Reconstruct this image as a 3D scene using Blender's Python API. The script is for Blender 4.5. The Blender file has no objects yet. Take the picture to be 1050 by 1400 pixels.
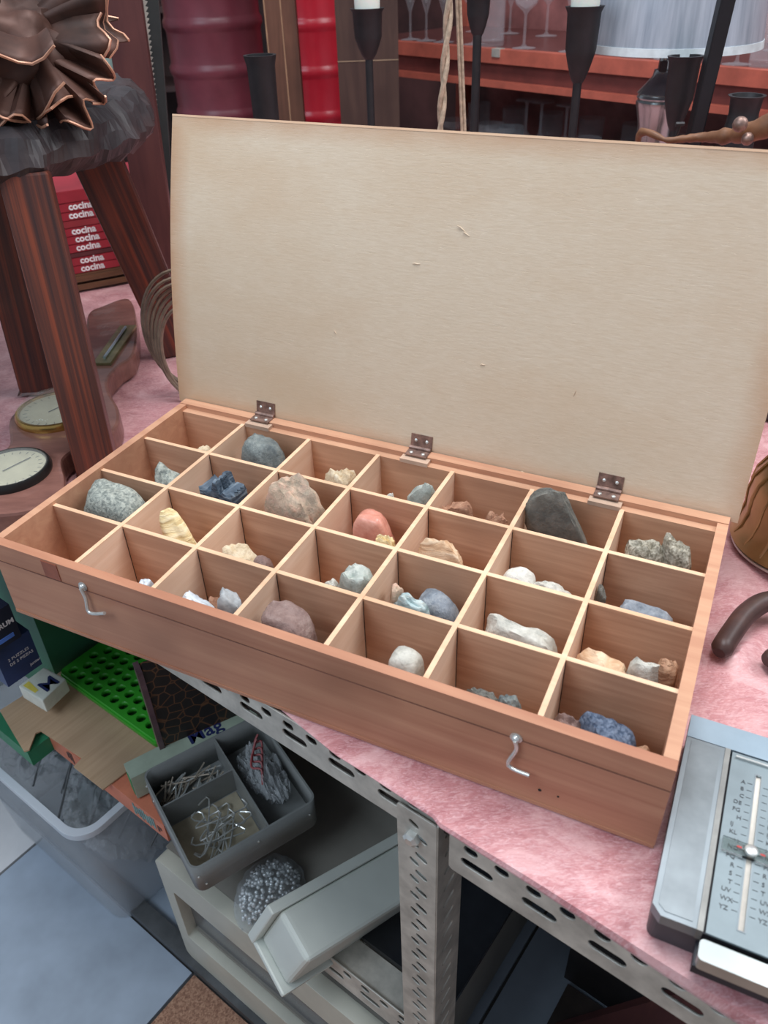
import bpy, bmesh, math, random
import numpy as np
from mathutils import Vector, Matrix, noise
random.seed(7)
PI = math.pi; R = math.radians
C = bpy.context.scene.collection
SC = bpy.context.scene
# ------------------------------------------------------------------ camera
CF, CP, CR = 1095.1, 0.6251, -0.0366
CC = np.array([0.3578, -0.5791, 0.5202])
_f = np.array([0, math.cos(CP), -math.sin(CP)]); _r = np.array([1., 0, 0]); _u = np.cross(_r, _f)
_rr = _r * math.cos(CR) + _u * math.sin(CR); _uu = -_r * math.sin(CR) + _u * math.cos(CR)
cam = bpy.data.cameras.new('camera'); co = bpy.data.objects.new('camera', cam); C.objects.link(co)
co.matrix_world = Matrix(((_rr[0], _uu[0], -_f[0], CC[0]), (_rr[1], _uu[1], -_f[1], CC[1]), (_rr[2], _uu[2], -_f[2], CC[2]), (0, 0, 0, 1)))
cam.sensor_fit = 'VERTICAL'; cam.sensor_height = 36; cam.lens = CF / 1400 * 36
cam.clip_start = 0.02
cam.dof.use_dof = True; cam.dof.focus_distance = 0.83; cam.dof.aperture_fstop = 10
SC.camera = co
# ------------------------------------------------------------------ world, lights, exposure
w = bpy.data.worlds.new('sky'); SC.world = w; w.use_nodes = True
bg = w.node_tree.nodes['Background']; bg.inputs[0].default_value = (0.80, 0.87, 1.0, 1); bg.inputs[1].default_value = 0.40
def area(name, loc, tgt, sx, sy, power, col):
    l = bpy.data.lights.new(name, 'AREA'); l.shape = 'RECTANGLE'; l.size = sx; l.size_y = sy; l.energy = power; l.color = col
    o = bpy.data.objects.new(name, l); C.objects.link(o); o.location = loc
    o.rotation_euler = (Vector(tgt) - Vector(loc)).to_track_quat('-Z', 'Y').to_euler(); return o
area('skylight', (0.45, 0.15, 2.3), (0.3, 0.1, 0), 1.3, 0.9, 46, (0.95, 0.97, 1.0))
area('skylight', (2.0, 0.1, 1.9), (0.4, 0.1, 0), 1.3, 0.9, 30, (0.95, 0.97, 1.0))
area('skylight', (-1.2, -1.1, 1.9), (-0.1, 0.2, -0.3), 1.4, 1.0, 28, (0.72, 0.86, 1.0))
SC.view_settings.view_transform = 'Standard'; SC.view_settings.look = 'None'; SC.view_settings.gamma = 1
SC.view_settings.use_curve_mapping = False; SC.view_settings.exposure = 0.0

# ------------------------------------------------------------------ frames of reference
def _ray(u, v): return _f + _rr * (u - 525) / CF - _uu * (v - 700) / CF
def pz(u, v, z):
    d = _ray(u, v); return Vector(CC + d * (z - CC[2]) / d[2])
def py(u, v, y):
    d = _ray(u, v); return Vector(CC + d * (y - CC[1]) / d[1])
BY = -0.4647; BW, BD, BH = 0.60, 0.2914, 0.0861          # the box: yaw, width, depth, height
def BF(a, b, z): c, s = math.cos(BY), math.sin(BY); return Vector((c * a - s * b, s * a + c * b, z))
def toB(X): c, s = math.cos(BY), math.sin(BY); return Vector((c * X[0] + s * X[1], -s * X[0] + c * X[1], X[2]))
TY = R(-38); T0 = Vector((0.361, -0.215, 0))              # the market table and its shelf
def TF(a, b, z): c, s = math.cos(TY), math.sin(TY); return T0 + Vector((c * a - s * b, s * a + c * b, z))
def toT(X): c, s = math.cos(TY), math.sin(TY); d = Vector(X) - T0; return Vector((c * d[0] + s * d[1], -s * d[0] + c * d[1], d[2]))
def tz(u, v, z): return toT(pz(u, v, z))
def pplane(u, v, P0, n): d = _ray(u, v); n = np.array(n); return Vector(CC + d * ((np.array(P0) - CC) @ n) / (d @ n))
def pt(u, v, t): return toT(pplane(u, v, TF(0, t, 0), TF(0, 1, 0) - TF(0, 0, 0)))      # on the upright plane t = const
def ps(u, v, s): return toT(pplane(u, v, TF(s, 0, 0), TF(1, 0, 0) - TF(0, 0, 0)))
RY = R(-47.57); R0 = Vector((0.447, 2.0, 0))              # the rack of glasses behind
def RF(a, b, z): c, s = math.cos(RY), math.sin(RY); return R0 + Vector((c * a - s * b, s * a + c * b, z))

# ------------------------------------------------------------------ object helpers
def tag(o, label=None, cat=None, group=None, kind=None):
    if label: o['label'] = label
    if cat: o['category'] = cat
    if group: o['group'] = group
    if kind: o['kind'] = kind
    return o
def thing(name, label, cat, loc=(0, 0, 0), rz=0, group=None):
    o = bpy.data.objects.new(name, None); C.objects.link(o); o.empty_display_size = .02
    o.location = loc; o.rotation_euler = (0, 0, rz); bpy.context.view_layer.update()
    return tag(o, label, cat, group)
def obj(name, bm, mat, parent=None, smooth=False, bev=0, seg=2, world=False, bang=40):
    """bm is in the parent's frame, or in the world's when world is set"""
    me = bpy.data.meshes.new(name)
    if world and parent is not None:
        r = parent
        while r.parent: r = r.parent
        m = Matrix.LocRotScale(r.location, r.rotation_euler, (1, 1, 1)).inverted()
        bmesh.ops.transform(bm, matrix=m, verts=bm.verts)
    if bev:
        ed = [e for e in bm.edges if len(e.link_faces) == 2 and e.calc_face_angle(0) > R(bang)]
        bmesh.ops.bevel(bm, geom=ed, offset=bev, segments=seg, affect='EDGES', profile=.6, clamp_overlap=True)
    bmesh.ops.recalc_face_normals(bm, faces=bm.faces)
    bm.to_mesh(me); bm.free()
    if smooth:
        for p in me.polygons: p.use_smooth = True
        try: me.set_sharp_from_angle(angle=R(50))
        except Exception: pass
    if mat: me.materials.append(mat)
    o = bpy.data.objects.new(name, me); C.objects.link(o)
    if parent is not None: o.parent = parent
    return o
def copy_tree(o, parent=None):
    c = o.copy(); C.objects.link(c)
    if parent is not None: c.parent = parent
    for ch in list(o.children): copy_tree(ch, c)
    return c
def B(): return bmesh.new()
def box(bm, x0, x1, y0, y1, z0, z1, f=None):
    vs = [bm.verts.new(f(x, y, z) if f else (x, y, z)) for x in (x0, x1) for y in (y0, y1) for z in (z0, z1)]
    for q in ((0, 1, 3, 2), (4, 6, 7, 5), (0, 4, 5, 1), (2, 3, 7, 6), (0, 2, 6, 4), (1, 5, 7, 3)): bm.faces.new([vs[i] for i in q])
    return vs
def lathe(bm, prof, seg=32, c=(0, 0, 0), M=None, cap=True):
    rings = []
    for r, z in prof:
        ring = []
        for i in range(seg):
            p = Vector((r * math.cos(2 * PI * i / seg), r * math.sin(2 * PI * i / seg), z))
            if M: p = M @ p
            ring.append(bm.verts.new(p + Vector(c)))
        rings.append(ring)
    for a, b in zip(rings, rings[1:]):
        for i in range(seg):
            j = (i + 1) % seg; bm.faces.new((a[i], a[j], b[j], b[i]))
    if cap:
        bm.faces.new(rings[0]); bm.faces.new(rings[-1])
def tube(bm, pts, r, seg=8, closed=False, flat=1.0):
    pts = [Vector(p) for p in pts]; n = len(pts); rings = []; up = None
    for i, p in enumerate(pts):
        a = pts[(i - 1) % n] if (closed or i) else p; b = pts[(i + 1) % n] if (closed or i < n - 1) else p
        t = (b - a).normalized()
        if up is None: up = t.orthogonal().normalized()
        up = (up - t * up.dot(t)).normalized(); s = t.cross(up)
        rad = r[i] if hasattr(r, '__len__') else r
        rings.append([bm.verts.new(p + (up * math.cos(2 * PI * k / seg) * flat + s * math.sin(2 * PI * k / seg)) * rad) for k in range(seg)])
    rg = list(zip(rings, rings[1:])) + ([(rings[-1], rings[0])] if closed else [])
    for a, b in rg:
        for k in range(seg): bm.faces.new((a[k], a[(k + 1) % seg], b[(k + 1) % seg], b[k]))
    if not closed: bm.faces.new(rings[0]); bm.faces.new(rings[-1])
def smoothpts(pts, n=6, closed=False):
    pts = [Vector(p) for p in pts]; out = []; N = len(pts)
    rng = range(N if closed else N - 1)
    for i in rng:
        g = (lambda k: pts[k % N]) if closed else (lambda k: pts[min(max(k, 0), N - 1)])
        p0, p1, p2, p3 = g(i - 1), g(i), g(i + 1), g(i + 2)
        for k in range(n):
            t = k / n
            out.append(.5 * ((2 * p1) + (p2 - p0) * t + (2 * p0 - 5 * p1 + 4 * p2 - p3) * t * t + (3 * p1 - p0 - 3 * p2 + p3) * t ** 3))
    if not closed: out.append(pts[-1])
    return out
def prism(bm, pts, z0, z1, f=None):
    lo = [bm.verts.new(f(p[0], p[1], z0) if f else (p[0], p[1], z0)) for p in pts]
    hi = [bm.verts.new(f(p[0], p[1], z1) if f else (p[0], p[1], z1)) for p in pts]
    n = len(pts); bm.faces.new(lo[::-1]); bm.faces.new(hi)
    for i in range(n): bm.faces.new((lo[i], lo[(i + 1) % n], hi[(i + 1) % n], hi[i]))
def rrect(x0, x1, y0, y1, r, n=5):
    out = []
    for cx, cy, a0 in ((x1 - r, y1 - r, 0), (x0 + r, y1 - r, 90), (x0 + r, y0 + r, 180), (x1 - r, y0 + r, 270)):
        for k in range(n + 1): a = R(a0 + 90 * k / n); out.append((cx + r * math.cos(a), cy + r * math.sin(a)))
    return out
def plate(outer, holes, th, M):
    """a sheet with real holes: returns a bmesh, outline in local xy, thickness th, placed by M"""
    cu = bpy.data.curves.new('plate', 'CURVE'); cu.dimensions = '2D'; cu.fill_mode = 'BOTH'; cu.extrude = th / 2
    for poly in [outer] + holes:
        s = cu.splines.new('POLY'); s.points.add(len(poly) - 1); s.use_cyclic_u = True
        for i, p in enumerate(poly): s.points[i].co = (p[0], p[1], 0, 1)
    o = bpy.data.objects.new('plate', cu); C.objects.link(o); bpy.context.view_layer.update()
    me = bpy.data.meshes.new_from_object(o.evaluated_get(bpy.context.evaluated_depsgraph_get()))
    bm = B(); bm.from_mesh(me); bpy.data.objects.remove(o); bpy.data.curves.remove(cu); bpy.data.meshes.remove(me)
    bmesh.ops.remove_doubles(bm, verts=bm.verts, dist=1e-6)
    bmesh.ops.transform(bm, matrix=M, verts=bm.verts); return bm
def text_bm(s, size, M, th=.0003, bold=0.0, space=1.0):
    cu = bpy.data.curves.new('t', 'FONT'); cu.body = s; cu.size = size; cu.extrude = th / 2; cu.offset = bold; cu.resolution_u = 2
    cu.align_x = 'LEFT'; cu.space_character = space
    o = bpy.data.objects.new('t', cu); C.objects.link(o); bpy.context.view_layer.update()
    me = bpy.data.meshes.new_from_object(o.evaluated_get(bpy.context.evaluated_depsgraph_get()))
    bm = B(); bm.from_mesh(me); bpy.data.objects.remove(o); bpy.data.curves.remove(cu); bpy.data.meshes.remove(me)
    bmesh.ops.transform(bm, matrix=M, verts=bm.verts); return bm
def frame(o, x, y):
    """4x4 with origin o, x axis x and y axis near y"""
    x = Vector(x).normalized(); z = x.cross(Vector(y)).normalized(); y = z.cross(x); o = Vector(o)
    return Matrix(((x[0], y[0], z[0], o[0]), (x[1], y[1], z[1], o[1]), (x[2], y[2], z[2], o[2]), (0, 0, 0, 1)))
def merge(bm, other):
    me = bpy.data.meshes.new('m'); other.to_mesh(me); other.free(); bm.from_mesh(me); bpy.data.meshes.remove(me)

# ------------------------------------------------------------------ materials
def srgb(c):
    return tuple(((x / 255) / 12.92 if x / 255 <= .04045 else ((x / 255 + .055) / 1.055) ** 2.4) for x in c) + (1,)
class NT:
    def __init__(s, name):
        s.m = bpy.data.materials.new(name); s.m.use_nodes = True; s.t = s.m.node_tree; s.b = s.t.nodes['Principled BSDF']
        s.n = s.t.nodes; s.l = s.t.links
    def co(s, scale=(1, 1, 1), kind='Object', rot=(0, 0, 0)):
        tc = s.n.new('ShaderNodeTexCoord'); mp = s.n.new('ShaderNodeMapping'); mp.inputs['Scale'].default_value = scale; mp.inputs['Rotation'].default_value = rot
        s.l.new(tc.outputs[kind], mp.inputs[0]); return mp.outputs[0]
    def noise(s, vec, scale, detail=4, rough=.6, dist=0):
        n = s.n.new('ShaderNodeTexNoise'); n.inputs['Scale'].default_value = scale; n.inputs['Detail'].default_value = detail
        n.inputs['Roughness'].default_value = rough; n.inputs['Distortion'].default_value = dist; s.l.new(vec, n.inputs['Vector']); return n.outputs['Fac']
    def voro(s, vec, scale, feature='F1', out='Distance'):
        n = s.n.new('ShaderNodeTexVoronoi'); n.inputs['Scale'].default_value = scale; n.feature = feature; s.l.new(vec, n.inputs['Vector']); return n.outputs[out]
    def ramp(s, fac, stops):
        n = s.n.new('ShaderNodeValToRGB'); s.l.new(fac, n.inputs[0]); e = n.color_ramp.elements
        e[0].position, e[0].color = stops[0]; e[1].position, e[1].color = stops[-1]
        for p, c in stops[1:-1]: x = e.new(p); x.color = c
        return n.outputs['Color']
    def mix(s, fac, a, b, mode='MIX'):
        n = s.n.new('ShaderNodeMix'); n.data_type = 'RGBA'; n.blend_type = mode
        if isinstance(fac, (int, float)): n.inputs[0].default_value = fac
        else: s.l.new(fac, n.inputs[0])
        for i, x in ((6, a), (7, b)):
            if isinstance(x, tuple): n.inputs[i].default_value = x
            else: s.l.new(x, n.inputs[i])
        return n.outputs[2]
    def bump(s, h, strength=.3, dist=.001):
        n = s.n.new('ShaderNodeBump'); n.inputs['Strength'].default_value = strength; n.inputs['Distance'].default_value = dist
        s.l.new(h, n.inputs['Height']); s.l.new(n.outputs[0], s.b.inputs['Normal'])
    def base(s, c): 
        if isinstance(c, tuple): s.b.inputs['Base Color'].default_value = c
        else: s.l.new(c, s.b.inputs['Base Color'])
    def set(s, **k):
        for a, v in k.items(): s.b.inputs[a.replace('_', ' ')].default_value = v
def wood(name, c1, c2, sc=(3, 60, 60), rough=.6, bump=.25, mott=None, dist=.6, spec=.35, coat=0):
    t = NT(name); v = t.co(sc); n = t.noise(v, 1.6, 6, .62, dist)
    col = t.ramp(n, [(.32, srgb(c2)), (.5, srgb([(a + b) / 2 for a, b in zip(c1, c2)])), (.68, srgb(c1))])
    big = t.noise(t.co((1, 1, 1)), 9, 2)
    m = mott or [x * .82 for x in c2]
    col = t.mix(t.ramp(big, [(.45, (0, 0, 0, 1)), (.75, (.55, .55, .55, 1))]), col, srgb(m))
    t.base(col); t.bump(n, bump, .0006); t.set(Roughness=rough, Specular_IOR_Level=spec, Coat_Weight=coat); return t.m
def plain(name, c, rough=.5, metal=0, var=.12, vs=25, bump=0, **k):
    t = NT(name); v = t.co(); n = t.noise(v, vs, 4)
    lo = srgb([x * (1 - var) for x in c]); hi = srgb([min(255, x * (1 + var)) for x in c])
    t.base(t.ramp(n, [(.3, lo), (.7, hi)])); t.set(Roughness=rough, Metallic=metal, **k)
    if bump: t.bump(n, bump, .001)
    return t.m
def glass(name, c=(255, 255, 255), rough=.02, alpha=None, ior=1.45):
    t = NT(name); t.base(srgb(c)); t.set(Roughness=rough, Transmission_Weight=1.0, IOR=ior)
    return t.m
def film(name, c, alpha, rough=.1, bump=.8):
    t = NT(name); v = t.co(); n = t.noise(v, 45, 5, .7, 1.5); t.base(srgb(c))
    lw = t.n.new('ShaderNodeLayerWeight'); lw.inputs[0].default_value = .35; mr = t.n.new('ShaderNodeMapRange'); mr.inputs[3].default_value = alpha; mr.inputs[4].default_value = min(.85, alpha * 4)
    t.l.new(lw.outputs['Facing'], mr.inputs[0]); t.l.new(mr.outputs[0], t.b.inputs['Alpha'])
    t.set(Roughness=rough, Specular_IOR_Level=1.0)
    if bump: t.bump(n, bump, .004)
    return t.m
M = {}
M['box'] = wood('box_wood', (218, 174, 138), (194, 146, 114), (2.5, 40, 50), .5, .2)
M['rim'] = wood('rim_wood', (210, 162, 130), (190, 138, 110), (3, 40, 50), .5, .2)
M['front'] = wood('front_wood', (196, 144, 114), (174, 118, 92), (2.0, 30, 45), .48, .2)
M['inner'] = wood('inner_wood', (214, 168, 136), (190, 142, 112), (3, 45, 50), .6, .2)
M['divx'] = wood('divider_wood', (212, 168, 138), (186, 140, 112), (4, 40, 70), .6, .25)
M['divy'] = wood('divider_lit_wood', (250, 218, 192), (238, 200, 170), (40, 4, 70), .6, .25)  # light falling from the right is put into this paler colour
M['edge'] = wood('edge_wood', (242, 206, 172), (222, 176, 140), (3, 30, 50), .6, .2)

def lid_mat():
    t = NT('lid_plywood'); v = t.co((14, 60, 110)); n = t.noise(v, 6, 7, .7, .3)
    col = t.ramp(n, [(.3, srgb((210, 188, 161))), (.5, srgb((216, 196, 171))), (.7, srgb((222, 204, 181)))])
    big = t.noise(t.co((1, 1, 1.6)), 5, 3, .6)
    col = t.mix(t.ramp(big, [(.4, (0, 0, 0, 1)), (.72, (.6, .6, .6, 1))]), col, srgb((203, 172, 138)))
    # stained edges: a warm tide mark near the rim of the panel
    tc = t.co((1, 1, 1), 'Generated'); sp = t.n.new('ShaderNodeSeparateXYZ'); t.l.new(tc, sp.inputs[0])
    def edge(axis, wdt):
        a = t.n.new('ShaderNodeMath'); a.operation = 'PINGPONG'; a.inputs[1].default_value = .5; t.l.new(sp.outputs[axis], a.inputs[0])
        b = t.n.new('ShaderNodeMapRange'); b.inputs[1].default_value = 0; b.inputs[2].default_value = wdt; b.inputs[3].default_value = 1; b.inputs[4].default_value = 0
        t.l.new(a.outputs[0], b.inputs[0]); return b.outputs[0]
    mx = t.n.new('ShaderNodeMath'); mx.operation = 'MAXIMUM'; t.l.new(edge(0, .04), mx.inputs[0]); t.l.new(edge(2, .06), mx.inputs[1])
    nm = t.n.new('ShaderNodeMath'); nm.operation = 'MULTIPLY'; t.l.new(mx.outputs[0], nm.inputs[0]); t.l.new(t.noise(t.co(), 14, 3), nm.inputs[1])
    col = t.mix(nm.outputs[0], col, srgb((184, 128, 84)))
    pits = t.noise(t.co((14, 60, 130)), 4, 3, .7)
    pr = t.ramp(pits, [(.0, (0, 0, 0, 1)), (.33, (0, 0, 0, 1)), (.36, (1, 1, 1, 1))])
    t.base(col)
    h = t.mix(.5, n, pr); t.bump(h, .35, .0008); t.set(Roughness=.55, Specular_IOR_Level=.4); return t.m
M['lid'] = lid_mat()
def stone(name, cs, scale=60, kind='speckle', rough=.75, bump=.5):
    t = NT(name); v = t.co()
    n = t.noise(v, scale * 3, 8, .72)
    if kind == 'speckle':
        col = t.ramp(n, [(.35, srgb(cs[0])), (.5, srgb(cs[1])), (.64, srgb(cs[2]))])
        vo = t.voro(v, scale * 7, 'F1', 'Color'); bw = t.n.new('ShaderNodeRGBToBW'); t.l.new(vo, bw.inputs[0])
        col = t.mix(.45, col, t.ramp(bw.outputs[0], [(.3, srgb(cs[0])), (.7, srgb(cs[2]))]))
    elif kind == 'band':
        vb = t.co((1, .35, 3.2), rot=(.5, .3, .2)); n = t.noise(vb, scale, 5, .6, .8)
        col = t.ramp(n, [(.34, srgb(cs[0])), (.5, srgb(cs[1])), (.66, srgb(cs[2]))])
    else:
        n2 = t.noise(v, scale * 1.1, 4, .6, .5)
        col = t.ramp(n2, [(.35, srgb(cs[0])), (.52, srgb(cs[1])), (.66, srgb(cs[2]))])
        col = t.mix(.4, col, t.ramp(n, [(.35, srgb(cs[0])), (.65, srgb(cs[2]))]))
    t.base(col); t.bump(n, min(1, bump * 1.6), .003); t.set(Roughness=rough, Specular_IOR_Level=.35); return t.m
def cloth_mat():
    t = NT('pink_cloth'); v = t.co((1, 1, 1)); n = t.noise(v, 9, 7, .72, 2.2); f = t.noise(t.co((1, 3.5, 1), rot=(0, 0, TY)), 95, 5, .75, 2.0)
    col = t.ramp(n, [(.36, srgb((174, 106, 110))), (.5, srgb((200, 136, 138))), (.62, srgb((222, 170, 170)))])
    col = t.mix(t.ramp(f, [(.46, (0, 0, 0, 1)), (.62, (.5, .5, .5, 1))]), col, srgb((238, 200, 202)))
    t.base(col); h = t.mix(.6, n, f); t.bump(h, .5, .0015); t.set(Roughness=.42, Sheen_Weight=.25, Specular_IOR_Level=.5); return t.m
M['cloth'] = cloth_mat()
M['steel'] = plain('grey_steel', (184, 180, 170), .5, .25, .14, 30, .15)
M['bright'] = plain('bright_steel', (214, 216, 212), .3, .65, .08, 60)
M['darkmetal'] = plain('tarnished_steel', (138, 112, 102), .45, .6, .25, 120, .2)
M['iron'] = plain('black_iron', (44, 43, 45), .5, .3, .15, 30, .3)
M['dark'] = plain('dark_board', (60, 50, 46), .75, 0, .2, 15)
M['hole'] = plain('dark_slot', (30, 28, 27), .9)

# ------------------------------------------------------------------ setting
def structure(name, bm, mat, **k): return tag(obj(name, bm, mat, **k), kind='structure')
def floor_build():
    gray = plain('blue_grey_tile', (150, 162, 176), .45, 0, .1, 6, .1); pale = plain('pale_tile', (205, 205, 206), .45, 0, .06, 6, .1)
    brown = stone('brown_stone_tile', [(118, 84, 68), (160, 118, 96), (184, 146, 120)], 60, 'speckle', .8, .4)
    b = B(); box(b, -4, 4.5, -3, 5.5, -.80, -.756); fl = structure('floor', b, plain('grout', (78, 76, 74), .9))
    tl = {}
    # tiles laid along the table front, seams as in the photograph: s = -0.90 and s = -0.455
    T = .387
    for i in range(-6, 9):
        for j in range(-6, 4):
            s0 = -.385 + (i) * T; t1 = -.022 - j * T
            m = gray
            if i >= 0 and j >= 0: m = brown
            if i == -2: m = pale if j <= 2 else gray
            b = B(); box(b, s0 + .0025, s0 + T - .0025, t1 - T + .0025, t1 - .0025, -.757, -.75, TF)
            obj('tile', b, m, fl, bev=.0015)
    return fl
FL = floor_build()
# the metal kerb in front of the shelf
b = B(); box(b, -1.4, 1.9, -.022, .004, -.75, -.735, TF); k = structure('trim_1', b, plain('dark_kerb', (86, 88, 90), .5, .3, .15, 20), bev=.003)
b = B(); box(b, -3.6, 4.6, 2.7, 2.78, -.75, 2.2, RF); 
b.free()
b = B(); box(b, -2.6, 3.2, .62, .68, -.75, 1.6, RF); structure('wall_back', b, plain('dark_red_wall', (84, 52, 50), .6, 0, .3, 4))

# ---- table (slotted angle shelving with a board), cloth
tb = thing('market_shelf_table', 'grey slotted angle steel shelving table covered by the pink cloth', 'table', TF(0, 0, -.75), TY)
def slots(L, H, off=0.0, big=True):
    hs = []; x = .010 + off; p = .0505
    while x < L - .035:
        w_, h_ = .0275, .0098
        hs.append(rrect(x, x + w_, .0155, .0155 + h_, h_ / 2 - .0001, 5))          # long slot, middle of the flange
        for q in (.002, .0275): hs.append(rrect(x + q, x + q + .0120, H - .0150, H - .0045, .0050, 5))   # round slots, upper row
        x += p
    return hs
def beam(s0, s1, ztop, parent, t=.0015, H=.047, name='front_rail'):
    L = s1 - s0; M4 = frame((s0, t, ztop - H + .75), (1, 0, 0), (0, 0, 1))
    b = plate(rrect(0, L, 0, H, .004, 3), slots(L, H), .002, M4)
    b2 = B(); box(b2, s0, s1, t, t + .035, ztop - .0075 + .75, ztop - .0055 + .75); merge(b, b2)
    return obj(name, b, M['steel'], parent)
# local frame of tb: x along, y into, z up from floor
beam(-1.75, .0335, -.0015, tb, .004, H=.042); beam(.047, 1.75, -.007, tb, -.001)
beam(-.125, .0335, -.395, tb, .004, name='lower_rail')
def upright(s, t, d=1, name='upright'):
    Hh = .735; hs = []
    y = .015
    while y < Hh - .01:
        hs.append([(x0, yy) for x0, yy in rrect(.0165, .0285, y, y + .0072, .0034, 4)])
        hs.append([(x0 + (.004 if 1 else 0), yy) for x0, yy in rrect(.007, .0165, y + .0122, y + .0192, .0033, 4)])
        y += .0255
    b = plate(rrect(0, .0365, 0, Hh, .002, 2), [[(p[0] + .0, p[1] + (p[0] - .02) * -.35) for p in h] for h in hs], .002, frame((s, t, 0), (1, 0, 0), (0, 0, 1)))
    h2 = []
    y = .02
    while y < Hh - .02: h2.append([(p[0], p[1] + (p[0] - .02) * .3) for p in rrect(.010, .026, y, y + .006, .0028, 4)]); y += .0255
    merge(b, plate(rrect(0, .038, 0, Hh, .002, 2), h2, .002, frame((s + .0365, t, 0), (0, d, 0), (0, 0, 1))))
    return obj(name, b, M['steel'], tb)
upright(-.0015, 0); upright(-1.76, 0); upright(1.75, 0)
b = B(); lathe(b, [(.007, -.001), (.007, .004), (.004, .006)], 6, (0, 0, 0)); bmesh.ops.transform(b, matrix=frame((.014, -.002, .75 - .045), (1, 0, 0), (0, 0, 1)), verts=b.verts); obj('bolt', b, M['bright'], tb)
b = B(); box(b, -1.72, 1.74, .008, 1.25, -.032 + .75, -.020 + .75); obj('top_board', b, M['dark'], tb)
b = B(); box(b, -.125, .030, .042, .40, -.405 + .75, -.396 + .75); obj('lower_board', b, plain('black_board', (34, 36, 40), .25), tb)
b = B(); box(b, -1.72, 1.74, .90, .915, .0, .71); obj('shade_back_board', b, M['dark'], tb)  # added unseen board, keeps the space under the table dark
FOLDS = [(pz(957, 945, 0), pz(1090, 830, 0), .012, .012), (pz(1010, 935, 0), pz(1100, 880, 0), .008, .010), (pz(965, 860, 0), pz(1040, 770, 0), .006, .010), (pz(770, 1130, 0), pz(862, 1250, 0), .005, .012), (pz(560, 1065, 0), pz(760, 1150, 0), .003, .010)]
def cloth():
    b = B(); ss = [-1.7 + 3.4 * i / 420 for i in range(421)]; rows = []
    us = [-.016, -.012, -.008, -.004, -.001, .002] + [.006 + (1.2) * (k / 130) ** 1.25 for k in range(131)]
    for s in ss:
        row = []
        tmin = 0
        if s < -.06: tmin = .014 * min(1, (-.06 - s) / .1)
        if s < -.50: tmin = .014 + .034 * min(1, ((-.50 - s) / .08))
        for u in us:
            t = max(u, 0) + tmin if u > .0 else tmin + u * .12
            z = 0 if u >= 0 else u * (.10 + .85 * max(0, min(1, (s - .03) / .3)) + .06 * math.sin(s * 31)) * (1 if s > -.06 else .3)
            p = TF(s, t - ((.0030 if s > .04 else 0.0) if u < .002 else .0), z)
            pb = toB(p)
            inside = -.03 < pb[0] < .62 and -.03 < pb[1] < .34
            idx = .59 < pb[0] < .95 and -.12 < pb[1] < .2
            wv = noise.noise(Vector((p[0] * 9, p[1] * 9, 0))) * .5 + noise.noise(Vector((p[0] * 22, p[1] * 22, 3))) * .3
            amp = .0035
            if p[0] > .66 and p[1] > -.13: amp = .013 if p[1] < .3 else .006
            dz = 0
            if u >= .002 and not (inside or idx):
                dd = min(1, u / .03); e = 1
                dist = max(-.03 - pb[0], pb[0] - .62, -.03 - pb[1], pb[1] - .34, 0) 
                e = min(1, dist / .03); dz = (wv * amp - amp * .45) * dd * e
            if u >= .002:
                for (A_, B_, hh, ww) in FOLDS:
                    ab = B_ - A_; q_ = Vector((p[0], p[1], 0)) - A_; k_ = max(0, min(1, q_.dot(ab) / ab.length_squared)); d_ = (q_ - ab * k_).length
                    dz += hh * math.exp(-(d_ / ww) ** 2) * math.sin(PI * min(1, .15 + k_)) * min(1, max(0, dist) / .012 if not idx else 0)
            if u < 0: p += Vector((.0,.0,0)) + (TF(0, -1, 0) - TF(0, 0, 0)) * (.0004 * math.sin(s * 40) + .0004)
            row.append(b.verts.new((p[0], p[1], z + dz - .0006)))
        rows.append(row)
    for a, c in zip(rows, rows[1:]):
        for i in range(len(us) - 1): b.faces.new((a[i], c[i], c[i + 1], a[i + 1]))
    o = obj('tablecloth', b, M['cloth'], smooth=True); m = o.modifiers.new('thick', 'SOLIDIFY'); m.thickness = .001; m.offset = -1
    return tag(o, 'pink mottled brocade cloth spread over the shelving table', 'tablecloth')
cloth()

# ------------------------------------------------------------------ the compartment box
XS = [.008, .0920, .1765, .2588, .3413, .4235, .5088, .592]       # column lines
YS = [.0077, .0712, .1390, .2080, .2737]                          # row lines front to back
bx = thing('compartment_box', 'open flat wooden box with 28 compartments of rock samples and a raised lid', 'box', (0, 0, 0), BY)
FZ = .006                                                          # floor of the box inside
b = B(); box(b, .002, BW - .002, .002, BD - .002, .0005, FZ - .001); obj('bottom', b, M['box'], bx)
b = B(); box(b, 0, BW, 0, .0085, .004, BH); obj('front_wall', b, M['front'], bx, bev=.0012)
b = B(); box(b, 0, .0085, .0087, BD - .009, .004, BH); obj('side_wall', b, M['rim'], bx, bev=.001)
b = B(); box(b, BW - .0095, BW, .0087, BD - .009, .004, BH); obj('side_wall', b, M['rim'], bx, bev=.001)
b = B(); box(b, 0, BW, BD - .0175, BD - .009, .004, BH - .0045); obj('back_wall', b, M['inner'], bx, bev=.0008)
b = B(); box(b, 0, BW, BD - .0092, BD + .002, .004, BH + .001); obj('back_rail', b, M['rim'], bx, bev=.0012)
b = B(); box(b, .0005, BW - .0005, -.0008, .004, .0008, .0042); obj('bottom_edge', b, M['front'], bx, bev=.0005)
b = B(); box(b, -.0004, BW + .0004, -.0005, .002, BH - .0215, BH - .0208); tag(obj('groove', b, plain('joint_line', (112, 74, 60), .7), bx), 'thin dark joint line along the front board')
b = B(); box(b, .062, .080, -.0007, .002, BH - .020, BH - .002); tag(obj('inlaid_patch', b, plain('patch_wood', (150, 84, 62), .5, 0, .1, 60), bx, bev=.0003), 'darker reddish patch let into the front board')
TD = .0041
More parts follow.
